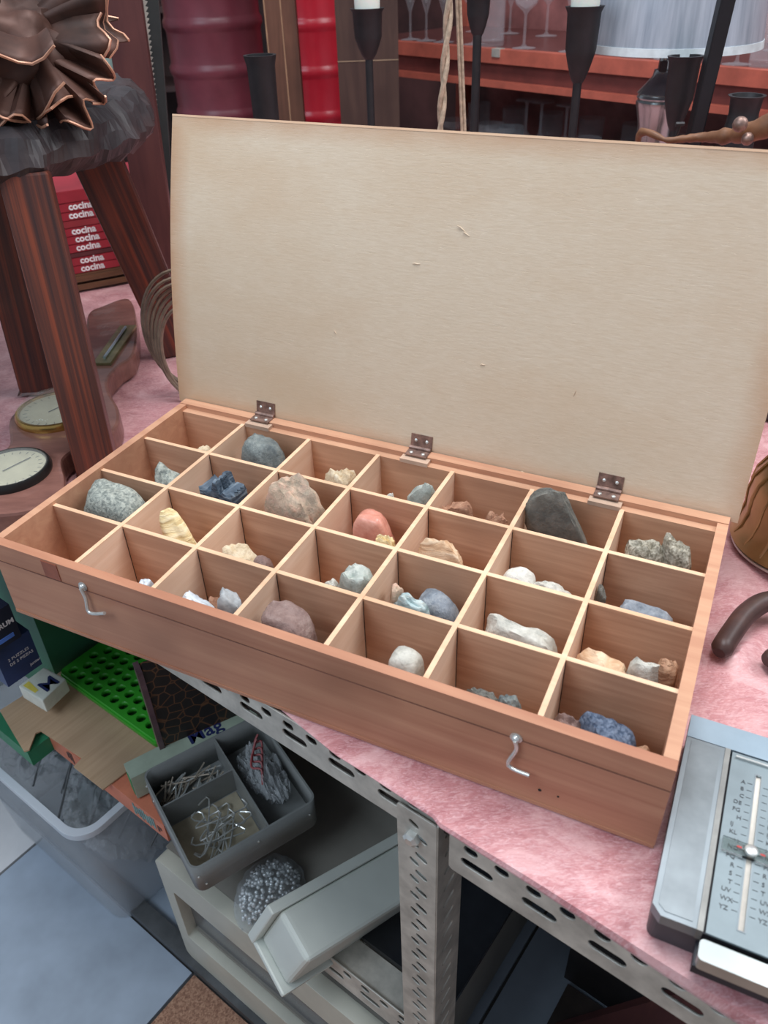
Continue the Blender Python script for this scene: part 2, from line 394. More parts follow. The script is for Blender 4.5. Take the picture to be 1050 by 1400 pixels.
for i in range(1, 7):
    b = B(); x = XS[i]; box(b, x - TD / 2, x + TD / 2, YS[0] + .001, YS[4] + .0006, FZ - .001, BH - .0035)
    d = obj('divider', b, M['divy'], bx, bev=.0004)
    b = B(); box(b, x - TD / 2 - .00005, x + TD / 2 + .00005, YS[0] + .0012, YS[4] + .0004, BH - .0036, BH - .0030)
    obj('top_edge', b, M['edge'], d)
for j in range(1, 4):
    b = B(); y = YS[j]
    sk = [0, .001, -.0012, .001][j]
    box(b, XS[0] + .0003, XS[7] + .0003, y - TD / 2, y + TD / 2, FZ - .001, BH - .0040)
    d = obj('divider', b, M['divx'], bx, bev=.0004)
    b = B(); box(b, XS[0] + .0005, XS[7], y - TD / 2 - .00005, y + TD / 2 + .00005, BH - .0041, BH - .0034)
    obj('top_edge', b, M['edge'], d)
    for i in range(1, 7):                                           # dark gaps where the slats are halved together
        b = B(); box(b, XS[i] + TD / 2, XS[i] + TD / 2 + .0005, y - TD / 2 - .0004, y - TD / 2, FZ, BH - .006); obj('joint_gap', b, M['hole'], d)
# lid: a slightly bowed plywood panel, tilted back
LT = R(14); LH = .3005
def lid_build():
    b = B(); nx, nz = 24, 20; th = .006; g = []
    for side in (0, 1):
        lay = []
        for i in range(nx + 1):
            r_ = []
            for k in range(nz + 1):
                a = -.0105 + (.6175) * i / nx; h = -.004 + (LH + .003 * (1 - abs(2 * i / nx - 1)) * 0 + .001) * k / nz
                bow = .009 * math.sin(PI * k / nz) * (1 - .85 * i / nx)
                off = -bow + side * th
                r_.append(b.verts.new((a, BD + .0035 + math.sin(LT) * h + math.cos(LT) * off, BH + math.cos(LT) * h - math.sin(LT) * off)))
            lay.append(r_)
        g.append(lay)
    for side in (0, 1):
        for i in range(nx):
            for k in range(nz): b.faces.new((g[side][i][k], g[side][i + 1][k], g[side][i + 1][k + 1], g[side][i][k + 1]))
    for i in range(nx):
        for k in (0, nz): b.faces.new((g[0][i][k], g[0][i + 1][k], g[1][i + 1][k], g[1][i][k]))
    for k in range(nz):
        for i in (0, nx): b.faces.new((g[0][i][k], g[0][i][k + 1], g[1][i][k + 1], g[1][i][k]))
    return obj('lid', b, M['lid'], bx, smooth=True)
lid = lid_build()
def lidpt(a, h, off):  # off towards the viewer
    i = (a + .0105) / .6175; bow = .009 * math.sin(PI * (h + .004) / LH) * (1 - .85 * i)
    o = -bow - off
    return Vector((a, BD + .0035 + math.sin(LT) * h + math.cos(LT) * o, BH + math.cos(LT) * h - math.sin(LT) * o))
b = B()
for i in range(24):
    a0, a1 = -.0105 + .6175 * i / 24, -.0105 + .6175 * (i + 1) / 24
    pq = []
    for a in (a0, a1):
        for of in (.0003, -.0063):
            for h in (LH - .0032, LH - .0012): pq.append(b.verts.new(lidpt(a, h, of)))
    for q in ((0, 1, 5, 4), (1, 3, 7, 5), (2, 6, 7, 3)): b.faces.new([pq[k] for k in q])
tag(obj('top_edge', b, M['edge'], lid), 'pale sawn edge of the lid')
for (u_, v_, L_, an) in ((632, 315, .012, -30), (638, 322, .008, -20), (570, 362, .008, 5), (660, 500, .005, 10), (460, 455, .004, -40), (785, 540, .007, 80), (713, 648, .004, 0)):
    # dents: shallow torn fibres standing a little proud of the plywood
    n_ = BF(0, math.cos(LT), -math.sin(LT)); P0 = BF(0, BD, BH); d_ = _ray(u_, v_)
    X = Vector(CC + d_ * ((np.array(P0) - CC) @ np.array(n_)) / (d_ @ np.array(n_))); pb = toB(X); h = (pb[2] - BH) / math.cos(LT); a = pb[0]
    b = B(); c_ = lidpt(a, h, .0002); pts = []
    dx = Vector((math.cos(R(an)), 0, math.sin(R(an)))) * L_ / 2
    tube(b, [c_ - dx, c_ - dx * .4 + Vector((0, 0, .0006)), c_ + dx * .4, c_ + dx], [.0002, .0006, .0005, .0002], 6); obj('torn_fibre', b, M['lid'], lid)
# hinges
def hinge(a, k):
    L = .0235
    b = B(); box(b, a - L / 2 - .003, a + L / 2 + .004, BD - .0185, BD - .0095, BH - .0052, BH - .0008); obj('hinge_block', b, plain('hinge_slip', (196, 166, 144), .5), bx, bev=.0006)
    b = B(); box(b, a - L / 2, a + L / 2, BD - .0125, BD + .0005, BH + .0008, BH + .0020)
    hg = obj('hinge', b, M['darkmetal'], bx, bev=.0003)
    b = B(); tube(b, [(a - L / 2, BD + .0005, BH + .0030), (a + L / 2, BD + .0005, BH + .0030)], .0022, 10); obj('knuckle', b, M['darkmetal'], hg)
    b = B(); pp = [lidpt(a + sx * L / 2, h, o) for sx in (-1, 1) for h in (.001, .0165) for o in (.0002, .0013)]
    vs = [b.verts.new(p) for p in pp]
    for q in ((0, 1, 3, 2), (4, 6, 7, 5), (0, 4, 5, 1), (2, 3, 7, 6), (0, 2, 6, 4), (1, 5, 7, 3)): b.faces.new([vs[i] for i in q])
    obj('hinge_leaf', b, M['darkmetal'], hg)
    for sx in (-1, 1):
        b = B(); lathe(b, [(.0021, 0), (.0019, .0007), (.0008, .0011)], 10, (a + sx * .0065, BD - .0075, BH + .0020)); obj('screw', b, M['bright'], hg)
        b = B(); q = lidpt(a + sx * .006, .010, .0012); lathe(b, [(.0018, 0), (.0016, .0006), (.0006, .0010)], 10, q, Matrix.Rotation(R(90) - LT, 3, 'X')); obj('screw', b, M['bright'], hg)
for k, (u, v) in enumerate(((357, 575), (572, 620), (833, 670))): hinge(toB(pz(u, v, BH))[0], k)
# hooks on the front
def hook(a, zt, pts, name, label):
    b = B(); lathe(b, [(.0045, 0), (.0045, .0009), (.002, .0012)], 14, (a, -.0002, zt), Matrix.Rotation(R(90), 3, 'X')); h = tag(obj('hook_latch', b, M['bright'], bx, smooth=True), label)
    b = B(); tube(b, smoothpts([(a + x, -.0035 - y, zt + z) for x, y, z in pts], 4), .00155, 8); obj('hook_wire', b, M['bright'], h, smooth=True)
    b = B(); lathe(b, [(.0032, .001), (.003, .0025), (.001, .0038)], 12, (a, -.0002, zt), Matrix.Rotation(R(90), 3, 'X')); obj('screw', b, M['bright'], h, smooth=True)
def onfront(u, v):
    n_ = np.array(BF(0, 1, 0)); d = _ray(u, v); return toB(Vector(CC + d * ((-CC) @ n_) / (d @ n_)))
for i, (px, lab) in enumerate(((((114, 801), (121, 815), (128, 832), (151, 831)), 'bent steel hook latch near the left end of the front'), (((706, 1008), (708, 1020), (698, 1038), (728, 1049)), 'bent steel hook latch near the right end of the front'))):
    q = [onfront(*p) for p in px]; a, z0 = q[0][0], q[0][2]
    pts = [(p[0] - a, .0 if k < 2 else (.002 if k == 2 else .004), p[2] - z0) for k, p in enumerate(q)]
    hook(a, z0, pts, 'hook', lab)
for (u, v, r_) in ((738, 1080, .0014), (763, 1089, .0009)):
    q = onfront(u, v); b = B(); lathe(b, [(r_, 0), (r_ * .8, .0004)], 8, (q[0], -.0001, q[2]), Matrix.Rotation(R(90), 3, 'X')); obj('nail_hole', b, M['hole'], bx)

# ------------------------------------------------------------------ rocks
SM = {
 'grey_granite': stone('grey_granite', [(104, 110, 106), (150, 156, 148), (188, 190, 178)], 60),
 'dark_grey': stone('dark_grey_stone', [(84, 92, 94), (124, 132, 130), (160, 164, 158)], 50, 'mix', .6),
 'blueblack': stone('blue_black_mineral', [(44, 56, 68), (76, 90, 104), (120, 132, 142)], 70, 'band', .45),
 'slate': stone('slate_grey', [(86, 86, 82), (118, 116, 108), (146, 142, 132)], 45, 'mix', .55),
 'cream': stone('cream_stone', [(190, 160, 120), (226, 204, 168), (242, 230, 206)], 60, 'mix', .75),
 'yellow': stone('yellow_fossil', [(196, 164, 112), (232, 208, 156), (246, 232, 196)], 40, 'band', .7),
 'pinkgrey': stone('pink_grey_stone', [(150, 140, 124), (206, 186, 160), (236, 190, 166)], 45, 'mix', .75, .7),
 'pink': stone('polished_pink', [(196, 122, 104), (216, 144, 124), (232, 178, 158)], 30, 'mix', .25, .05),
 'tan': stone('banded_tan', [(176, 134, 100), (214, 178, 142), (232, 208, 178)], 40, 'band', .65),
 'reddish': stone('reddish_rock', [(142, 96, 74), (182, 134, 106), (208, 168, 140)], 60, 'mix', .75),
 'green': stone('greenish_crystal', [(112, 106, 90), (166, 156, 136), (216, 208, 190)], 70, 'speckle', .45),
 'palegreen': stone('pale_green_mineral', [(140, 152, 144), (182, 188, 178), (212, 212, 202)], 40, 'mix', .5),
 'paleblue': stone('pale_blue_mineral', [(128, 152, 152), (168, 186, 186), (206, 206, 196)], 40, 'band', .5),
 'greyblue': stone('blue_grey_stone', [(92, 100, 110), (136, 144, 154), (178, 182, 186)], 50, 'mix', .5),
 'darkblue': stone('dark_blue_stone', [(50, 64, 86), (86, 102, 126), (130, 142, 160)], 70, 'speckle', .4),
 'white': stone('white_stone', [(200, 196, 184), (226, 222, 212), (244, 242, 234)], 40, 'mix', .5),
 'whitegrey': stone('whitish_stone', [(166, 164, 154), (204, 200, 188), (230, 226, 214)], 50, 'mix', .6),
 'purple': stone('purple_brown_stone', [(104, 82, 78), (140, 112, 104), (170, 148, 140)], 40, 'mix', .6),
 'ice': stone('icy_quartz', [(176, 188, 196), (208, 216, 222), (240, 242, 244)], 30, 'mix', .2, .2),
 'quartz': stone('smoky_crystal', [(118, 124, 128), (156, 160, 162), (196, 196, 194)], 30, 'mix', .3, .2),
 'brown': stone('brown_stone', [(130, 92, 68), (168, 126, 98), (192, 152, 122)], 60, 'band', .6),
}
def rock_bm(dx, dy, dz, kind, seed):
    rnd = random.Random(seed); b = B(); bmesh.ops.create_icosphere(b, subdivisions=4, radius=1)
    ncut = {'facet': 10, 'slab': 9, 'round': 3, 'column': 6, 'crumbly': 6, 'wavy': 4, 'block': 4}[kind]
    planes = []
    for i in range(ncut):
        n = Vector((rnd.gauss(0, 1), rnd.gauss(0, 1), rnd.gauss(0, .45))).normalized(); planes.append((n, rnd.uniform(.74, 1.0) if kind not in ('round', 'block') else rnd.uniform(.88, 1.05)))
    o = Vector((rnd.uniform(0, 99), rnd.uniform(0, 99), rnd.uniform(0, 99)))
    pw = {'round': 3.2, 'crumbly': 3.2, 'wavy': 3.8, 'block': 4.0}.get(kind, 4.5)
    for v in b.verts:
        p = v.co.copy()
        p = p / (abs(p.x) ** pw + abs(p.y) ** pw + abs(p.z) ** pw) ** (1 / pw)
        if kind == 'column':   # bundle of upright prisms
            m = max(abs(p.x), abs(p.y), abs(p.z)); p = p / m * .85
            g = round(p.x * 2.6) ; p.z += .16 * math.sin(g * 2.1 + seed) * (1 if p.z > 0 else .2); p.y += .10 * math.sin(g * 3.3); 
            p *= 1 - .10 * (abs((p.x * 2.6) - g) > .40)
        for n, d in planes if kind != 'column' else []:
            e = p.dot(n) - d
            if e > 0: p -= n * e * (.94 if kind in ('facet', 'slab') else .7)
        if kind == 'wavy': p.z *= 1 + .09 * math.sin(p.x * 4 + seed)
        a = {'facet': .07, 'slab': .06, 'round': .035, 'column': .02, 'crumbly': .10, 'wavy': .06, 'block': .035}[kind]
        nn = noise.noise(p * 1.6 + o) * a * 1.8 + noise.noise(p * 4.2 + o) * a + noise.noise(p * 10 + o) * a * .7 + noise.noise(p * 22 + o) * a * .35
        if kind == 'crumbly': nn += abs(noise.noise(p * 5 + o)) * -.10 + noise.noise(p * 18 + o) * .03
        p *= 1 + nn; v.co = p
    xs = [[v.co[k] for v in b.verts] for k in range(3)]
    lo = [min(x) for x in xs]; hi = [max(x) for x in xs]
    for v in b.verts:
        for k, d in enumerate((dx, dy, dz)): v.co[k] = ((v.co[k] - lo[k]) / (hi[k] - lo[k]) - .5) * d
        v.co.z += dz / 2
    return b
# (left, right and top of what shows in the photograph, column, row from the back, place in the cell 0 front 1 back, depth mm, yaw, tilts, shape, stone, label)
ROCKS = [
 (266, 288, 609, 0, 0, .45, 16, 10, 0, 0, 'round', 'cream', 'small cream pebble just showing in the back left corner compartment'),
 (330, 384, 599, 1, 0, .5, 34, -8, 0, 3, 'block', 'dark_grey', 'smooth dark grey green stone with rounded corners in the back row'),
 (440, 486, 641, 2, 0, .45, 28, 0, 0, 0, 'crumbly', 'cream', 'crumbly cream stone low in the third back compartment'),
 (556, 600, 655, 3, 0, .5, 24, 20, 0, -18, 'facet', 'palegreen', 'grey beige angular stone leaning right in the fourth back compartment'),
 (523, 545, 671, 3, 0, .25, 14, 0, 0, 0, 'facet', 'whitegrey', 'small grey chip left of the leaning beige stone in the back row'),
 (603, 645, 684, 4, 0, .5, 26, 0, 0, 8, 'facet', 'reddish', 'reddish brown chip at the left of the fifth back compartment'),
 (664, 700, 701, 4, 0, .45, 22, 10, 0, 0, 'crumbly', 'reddish', 'thin reddish crumb at the right of the fifth back compartment'),
 (724, 806, 664, 5, 0, .62, 20, 2, 8, 30, 'slab', 'slate', 'large dark grey slab of slate standing up above the dividers'),
 (862, 915, 740, 6, 0, .35, 26, 0, 0, 0, 'crumbly', 'green', 'greenish speckled crystal cluster in the back right corner compartment'),
 (912, 952, 733, 6, 0, .35, 22, 0, 0, 6, 'facet', 'green', 'pale faceted crystal lump tallest in the back right corner compartment'),
 (204, 243, 638, 0, 1, .42, 30, 0, 0, 8, 'facet', 'grey_granite', 'small speckled grey stone in the second row by the left side'),
 (277, 327, 650, 1, 1, .4, 28, -4, 0, 0, 'column', 'blueblack', 'blue black columnar mineral block in the second row'),
 (360, 441, 652, 2, 1, .45, 44, -14, 0, 0, 'crumbly', 'pinkgrey', 'large knobbly cream and pink lump rising above the dividers'),
 (486, 534, 700, 3, 1, .6, 28, 0, 0, 0, 'block', 'pink', 'polished salmon pink pebble in the second row'),
 (510, 544, 730, 3, 1, .17, 14, 0, 0, 0, 'crumbly', 'yellow', 'yellowish crumb in front of the polished pink pebble'),
 (577, 642, 738, 4, 1, .4, 28, 5, 0, 18, 'facet', 'tan', 'banded tan stone sloping down to the right in the second row'),
 (688, 733, 778, 5, 1, .4, 28, 0, 0, 0, 'round', 'white', 'smooth white rounded stone in the sixth column of the second row'),
 (730, 785, 798, 5, 1, .35, 20, 0, 0, 5, 'facet', 'whitegrey', 'flat pale chip right of the smooth white rounded stone'),
 (814, 826, 796, 6, 1, .5, 14, 0, 0, 6, 'slab', 'slate', 'thin dark upright shard at the left of the last compartment, second row'),
 (852, 922, 829, 6, 1, .42, 30, 0, 0, 6, 'wavy', 'greyblue', 'low blue grey stone right of the thin upright shard'),
 (104, 194, 665, 0, 2, .48, 46, 0, 0, 2, 'block', 'grey_granite', 'large flat speckled grey stone in the third row by the left side'),
 (215, 276, 701, 1, 2, .45, 28, -12, 0, 24, 'facet', 'yellow', 'pale yellow ridged stone like petrified wood'),
 (308, 346, 746, 2, 2, .4, 26, 0, 0, 8, 'facet', 'cream', 'cream peach wedge of stone in the third row'),
 (345, 369, 759, 2, 2, .5, 16, 0, 0, 0, 'round', 'purple', 'small dark pebble right of the cream peach wedge'),
 (459, 509, 776, 3, 2, .4, 28, 0, 0, 4, 'facet', 'palegreen', 'pale green grey faceted mineral in the fourth column, third row'),
 (443, 462, 792, 3, 2, .4, 16, 0, 0, 0, 'facet', 'whitegrey', 'small grey white chip left of the pale green faceted mineral'),
 (531, 557, 798, 4, 2, .5, 20, 0, 0, 0, 'facet', 'pinkgrey', 'pinkish grey chip at the left end of a row of blue stones'),
 (536, 586, 812, 4, 2, .2, 14, 0, 0, 0, 'wavy', 'paleblue', 'pale turquoise grey stone between the pinkish chip and grey stone'),
 (570, 628, 812, 4, 2, .52, 26, 0, 0, 10, 'round', 'greyblue', 'rounded grey stone at the right end of a row of blue stones'),
 (666, 760, 855, 5, 2, .4, 26, -3, 0, 8, 'wavy', 'whitegrey', 'long whitish wavy stone in the sixth column, third row'),
 (790, 856, 897, 6, 2, .35, 24, 0, 0, 5, 'wavy', 'tan', 'flat tan stone at the left of the last compartment, third row'),
 (865, 912, 901, 6, 2, .4, 20, 0, 0, 0, 'facet', 'whitegrey', 'whitish pointed stone beside a brown stick of stone'),
 (911, 937, 905, 6, 2, .45, 16, 0, 0, 4, 'slab', 'brown', 'brown stick shaped stone against the right side'),
 (186, 208, 793, 1, 3, .4, 14, 0, 0, 0, 'facet', 'ice', 'tiny whitish chip at the front of the second column'),
 (248, 288, 813, 2, 3, .4, 20, 0, 0, 0, 'facet', 'ice', 'clear bluish quartz piece in the front row'),
 (280, 302, 817, 2, 3, .68, 16, 0, 0, 0, 'facet', 'reddish', 'red brown chip between two quartz pieces in the front row'),
 (297, 333, 809, 2, 3, .45, 20, 0, 0, 10, 'facet', 'quartz', 'grey upright crystal right of the red brown chip'),
 (357, 424, 832, 3, 3, .42, 36, 0, 0, 6, 'block', 'purple', 'purple brown rounded stone in the fourth column of the front row'),
 (532, 574, 890, 4, 3, .42, 28, 0, 0, 0, 'round', 'whitegrey', 'round whitish grey pebble in the front row'),
 (634, 682, 942, 5, 3, .4, 20, 0, 0, 0, 'crumbly', 'slate', 'flat dark grey crumb at the left of the sixth front compartment'),
 (680, 716, 952, 5, 3, .4, 20, 0, 0, 0, 'crumbly', 'dark_grey', 'dark grey green crumb at the right of the sixth front compartment'),
 (750, 794, 979, 6, 3, .4, 20, 0, 0, 0, 'crumbly', 'purple', 'small grey purple crumb left of the dark blue stone'),
 (792, 868, 989, 6, 3, .4, 28, 0, 0, 8, 'facet', 'darkblue', 'dark blue grey sparkling stone in the front right corner compartment'),
 (866, 890, 1020, 6, 3, .4, 14, 0, 0, 0, 'round', 'brown', 'small brown pebble right of the dark blue stone'),
]
for n_, (uL, uR, vt, i, r_, fb, dy, yaw, tx, ty, shp, st, lab) in enumerate(ROCKS):
    j = 3 - r_; bb = YS[j] + .002 + fb * (YS[j + 1] - YS[j] - .004); uc = (uL + uR) / 2
    nrm = np.array(BF(0, 1, 0)); d = _ray(uc, vt); X = CC + d * ((np.array(BF(0, bb, 0)) - CC) @ nrm) / (d @ nrm)
    P = toB(Vector(X)); hz = P[2] - FZ; depth = float((X - CC) @ _f); dx = min((uR - uL) * depth / CF / .85, .074); dy = dy / 1000
    if hz < .008: print('ROCK low', n_, lab, round(hz * 1000)); hz = .008
    if hz > .075 and n_ != 7: print('ROCK tall', n_, lab, round(hz * 1000))
    bm = rock_bm(dx, dy, hz, shp, n_ * 17 + 3)
    bmesh.ops.transform(bm, matrix=Matrix.Rotation(R(yaw), 4, 'Z') @ Matrix.Rotation(R(tx), 4, 'X') @ Matrix.Rotation(0, 4, 'Y'), verts=bm.verts)
    for p in bm.verts:
        q_ = p.co.x / dx + .5
        if n_ == 7: p.co.z *= 1 - 1.05 * max(0, q_ - .52)
        elif ty > 0: p.co.z *= 1 - ty / 45 * q_ * 1.1
        else: p.co.z *= 1 + ty / 45 * (1 - q_)
    for k, D_ in enumerate((dx, dy, hz)):
        lo = min(p.co[k] for p in bm.verts); hi = max(p.co[k] for p in bm.verts)
        for p in bm.verts: p.co[k] = (p.co[k] - lo) / (hi - lo) * D_ - (D_ / 2 if k < 2 else 0)
    m_ = TD / 2 + .0006
    a = min(max(P[0], XS[i] + m_ + dx / 2), XS[i + 1] - m_ - dx / 2 - (.001 if i == 6 else 0)); c_ = min(max(bb, YS[j] + m_ + dy / 2), YS[j + 1] - m_ - dy / 2 - (.001 if j == 3 else 0))
    if abs(a - P[0]) > .006: print('ROCK', n_, lab[:30], 'cell', i, r_, 'shift', round((a - P[0]) * 1000), round((c_ - bb) * 1000))
    o = obj('rock', bm, SM[st], smooth=True); o.location = BF(a, c_, FZ - .0009); o.rotation_euler = (0, 0, BY); tag(o, lab, 'rock', 'rock samples in the compartments')
# slips of pale paper on the compartment floors
slipm = plain('pale_slip', (176, 196, 200), .5)
for (u, v, lab) in ((432, 888, 'pale blue slip on the floor behind the purple brown stone'), (530, 918, 'pale blue slip on the floor left of the round pebble'), (632, 950, 'pale slip on the floor of the sixth front compartment')):
    P = toB(pz(u, v, FZ)); i, j = [(k, 0) for k in range(7) if XS[k] <= P[0]][-1]; b = B()
    x0 = max(XS[i] + .004, P[0] - .022); x1 = min(XS[i + 1] - .004, P[0] + .022); y0 = max(.012, P[1] - .02); y1 = y0 + .022
    box(b, x0, x1, y0, y1, FZ - .0009, FZ - .0002, BF); o = obj('paper_slip', b, slipm); tag(o, lab, 'paper')

# ------------------------------------------------------------------ metal flip index at the right front
M['alu'] = plain('brushed_metal', (142, 150, 154), .42, .7, .10, 12, .05)
M['ink'] = plain('black_print', (62, 66, 70), .5)
def boxray(u, v, z): p = toB(pz(u, v, z)); return p[0], p[1]
ix = thing('flip_index', 'silver metal flip up telephone index with letter scale, right of the wooden box', 'telephone index', BF(.60, -.09, 0), BY)
ZT = .034
# local frame = box frame shifted: x right, y back
def il(u, v, z): a, b_ = boxray(u, v, z); return Vector((a - .60, b_ + .09))
A = il(882, 1243, ZT); A = Vector((max(A.x, .0035), A.y)); Bf = il(948, 1284, ZT); Cb = il(998, 1025, ZT); Db = il(948, 980, ZT); Eb = il(1050, 1012, ZT)
IW, y0, yh, y1 = .150, A.y, Cb.y, Db.y + .002
x0 = .0045; xl = Bf.x + .001
b = B(); prism(b, rrect(x0 + .001, x0 + IW, y0 + .004, y1, .006), .0005, ZT - .008); obj('base', b, plain('dark_grey_case', (70, 70, 74), .45, .4), ix, bev=.001)
b = B(); prism(b, [(x0, y0 + .006), (x0 + .006, y0), (xl, y0 + .0005), (xl, yh), (x0, yh)], ZT - .009, ZT); f1 = obj('side_panel', b, M['alu'], ix, bev=.0012)
b = B(); prism(b, [(x0 + .0035, y0 + .007), (x0 + .008, y0 + .0035), (xl - .003, y0 + .004), (xl - .003, yh - .003), (x0 + .0035, yh - .003)], ZT, ZT + .0005); obj('inset_plate', b, plain('worn_plate', (132, 139, 142), .42, .6, .14, 20), f1)
b = B(); box(b, x0, x0 + IW, yh + .0008, y1, ZT - .009, ZT - .0002); obj('back_strip', b, plain('pale_blue_strip', (150, 168, 180), .45, .3, .05), ix, bev=.0006)
b = B(); box(b, xl, xl + .0035, y0, yh, ZT - .009, ZT + .0008); obj('groove_strip', b, plain('groove_metal', (150, 150, 146), .4, .7, .1, 40), ix, bev=.0005)
xr = x0 + IW
yk = il(1000, 1289, ZT).y
pb_ = plate([(xl + .005, yk), (xr, yk), (xr, yh - .001), (xl + .005, yh - .001)], [], .0015, Matrix.Translation((0, 0, ZT - .001)))
pb_.free()
s0, s1 = il(1040, 1062, ZT), il(1010, 1272, ZT)
slx = (s0.x + s1.x) / 2; sw = .0034
hole = [(slx - sw / 2, s1.y), (slx + sw / 2, s1.y), (slx + sw / 2, s0.y), (slx - sw / 2, s0.y)]
bm_ = plate([(xl + .005, yk), (xr, yk), (xr, yh - .001), (xl + .005, yh - .001)], [hole], .0018, Matrix.Translation((0, 0, ZT - .0009)))
lt = obj('letter_plate', bm_, plain('letter_plate_metal', (132, 144, 148), .45, .5, .07, 20), ix)
b = B(); box(b, slx - .003, slx + .003, s1.y - .002, s0.y + .002, ZT - .0035, ZT - .002); obj('slot_card', b, plain('cream_card', (214, 206, 194), .7), ix)
b = B()
for e in ((slx - sw / 2 - .0007, slx - sw / 2, s1.y - .0007, s0.y + .0007), (slx + sw / 2, slx + sw / 2 + .0007, s1.y - .0007, s0.y + .0007), (slx - sw / 2, slx + sw / 2, s1.y - .0007, s1.y), (slx - sw / 2, slx + sw / 2, s0.y, s0.y + .0007)): box(b, *e, ZT, ZT + .0004)
obj('slot_frame', b, M['alu'], lt)
b = B(); box(b, xl + .0075, xr, yh - .006, yh - .0045, ZT, ZT + .002); obj('ridge', b, M['bright'], lt, bev=.0004)
LETTERS = ['A', 'B', 'C', 'DE', 'FG', 'H', 'IJ', 'KL', 'M', 'NO', 'PQ', 'R', 'S', 'T', 'UV', 'WX', 'YZ']
yA, yZ = il(1020, 1070, ZT).y, il(985, 1238, ZT).y
for k, L_ in enumerate(LETTERS):
    yy = yA + (yZ - yA) * k / 16
    for side in (0, 1):
        b = text_bm(L_, .0043, Matrix.Translation((slx - .0075 - .0032 * len(L_) if side == 0 else slx + .0085, yy - .0016, ZT + .0002)))
        box(b, *((slx - .0066, slx - .0034) if side == 0 else (slx + .0036, slx + .0068)), yy - .00012, yy + .00012, ZT, ZT + .0003)
        obj('letter', b, M['ink'], lt)
ym = il(1020, 1165, ZT).y
b = B(); box(b, xl + .0065, xr - .01, ym - .0055, ym + .0045, ZT + .0006, ZT + .0030)
ptr = obj('pointer', b, glass('clear_pointer', (240, 244, 240), .08), ix, bev=.0012); tag(ptr, 'clear plastic sliding pointer')
b = B(); lathe(b, [(.0042, .003), (.0040, .0050), (.0022, .0060)], 16, (slx, ym - .0005, ZT)); obj('pointer_knob', b, M['bright'], ptr, smooth=True)
b = B()
for d in (-1, 1): prism(b, [(slx + d * .0055, ym - .0008), (slx + d * .0085, ym - .0008), (slx + d * .0085, ym + .0004), (slx + d * .0055, ym + .0004)], ZT + .0031, ZT + .0033)
obj('red_mark', b, plain('red_mark', (196, 60, 54), .5), ptr)
b = B(); prism(b, rrect(xl + .003, xr, il(1000, 1325, ZT).y, yk - .0022, .003), ZT - .014, ZT - .0035); kb = tag(obj('release_bar', b, plain('polished_bar', (196, 202, 200), .3, .8, .04), ix, bev=.0015), 'bright polished release bar')
b = B(); box(b, xl + .002, xr, il(1000, 1325, ZT).y + .001, yk + .001, ZT - .022, ZT - .0142); obj('bar_recess', b, plain('black_recess', (36, 38, 46), .5), ix, bev=.001)

# ------------------------------------------------------------------ rustic stool with twisted copper on it
M['stool'] = wood('stained_pine', (132, 66, 46), (50, 38, 39), (95, 95, 1.3), .42, .7, mott=(60, 44, 44), coat=.1, dist=.15)
M['bark'] = wood('dark_bark', (66, 60, 62), (44, 40, 42), (14, 14, 20), .5, .9, mott=(84, 50, 42), coat=.05)
st = thing('live_edge_stool', 'dark stained rustic stool with chipped live edge seat and plank legs', 'stool', (-.15, .45, 0))
OUT = [(-.50, .30), (-.36, .20), (-.2, .185), (-.08, .225), (.0, .262), (.045, .305), (.082, .36), (.094, .43), (.088, .52), (.06, .61), (-.04, .69), (-.2, .72), (-.4, .68), (-.52, .5)]
o2 = smoothpts([(x, y, 0) for x, y in OUT], 14, True); b = B(); rings = []
for lv, (z, ins) in enumerate(((.322, .018), (.330, .006), (.342, .0), (.354, .003), (.366, .008), (.378, .020), (.380, .04))):
    ring = []
    for k, p in enumerate(o2):
        q = Vector((p.x, p.y, 0)); c_ = Vector((-.2, .45, 0)); d = (q - c_).normalized()
        n_ = noise.noise(Vector((p.x * 28, p.y * 28, z * 30))) * .011 + noise.noise(Vector((p.x * 80, p.y * 80, z * 60))) * .005
        q = q - d * (ins - n_) ; ring.append(b.verts.new((q.x, q.y, z + noise.noise(Vector((p.x * 40, p.y * 40, 9 + lv))) * .006)))
    rings.append(ring)
for a_, c_ in zip(rings, rings[1:]):
    for k in range(len(o2)): b.faces.new((a_[k], a_[(k + 1) % len(o2)], c_[(k + 1) % len(o2)], c_[k]))
b.faces.new(rings[0]); b.faces.new(rings[-1])
obj('seat', b, M['bark'], st, world=True, smooth=False)
def plank_leg(p0, p1, w0, w1, th, ydir, name='leg', notch=False, mat=None):
    p0, p1 = Vector(p0), Vector(p1); ax = (p1 - p0).normalized(); yv = Vector(ydir); xv = ax.cross(yv).normalized(); yv = xv.cross(ax).normalized()
    b = B(); prof = []; n = 28
    for k in range(n + 1):
        t = k / n; w_ = w0 + (w1 - w0) * t; ww = w_
        if notch: ww = w_ + .014 * math.sin(t * 17) * (1 if abs(math.sin(t * 8.5)) > .25 else .3)
        c_ = p0 + (p1 - p0) * t; prof.append([c_ + xv * (-w_ / 2) - yv * th / 2, c_ + xv * (ww / 2) - yv * th / 2, c_ + xv * (ww / 2) + yv * th / 2, c_ + xv * (-w_ / 2) + yv * th / 2])
    vs = [[b.verts.new(q) for q in r_] for r_ in prof]
    for a_, c_ in zip(vs, vs[1:]):
        for k in range(4): b.faces.new((a_[k], a_[(k + 1) % 4], c_[(k + 1) % 4], c_[k]))
    b.faces.new(vs[0]); b.faces.new(vs[-1])
    for v_ in b.verts: v_.co.z = max(v_.co.z, .0012)
    return b
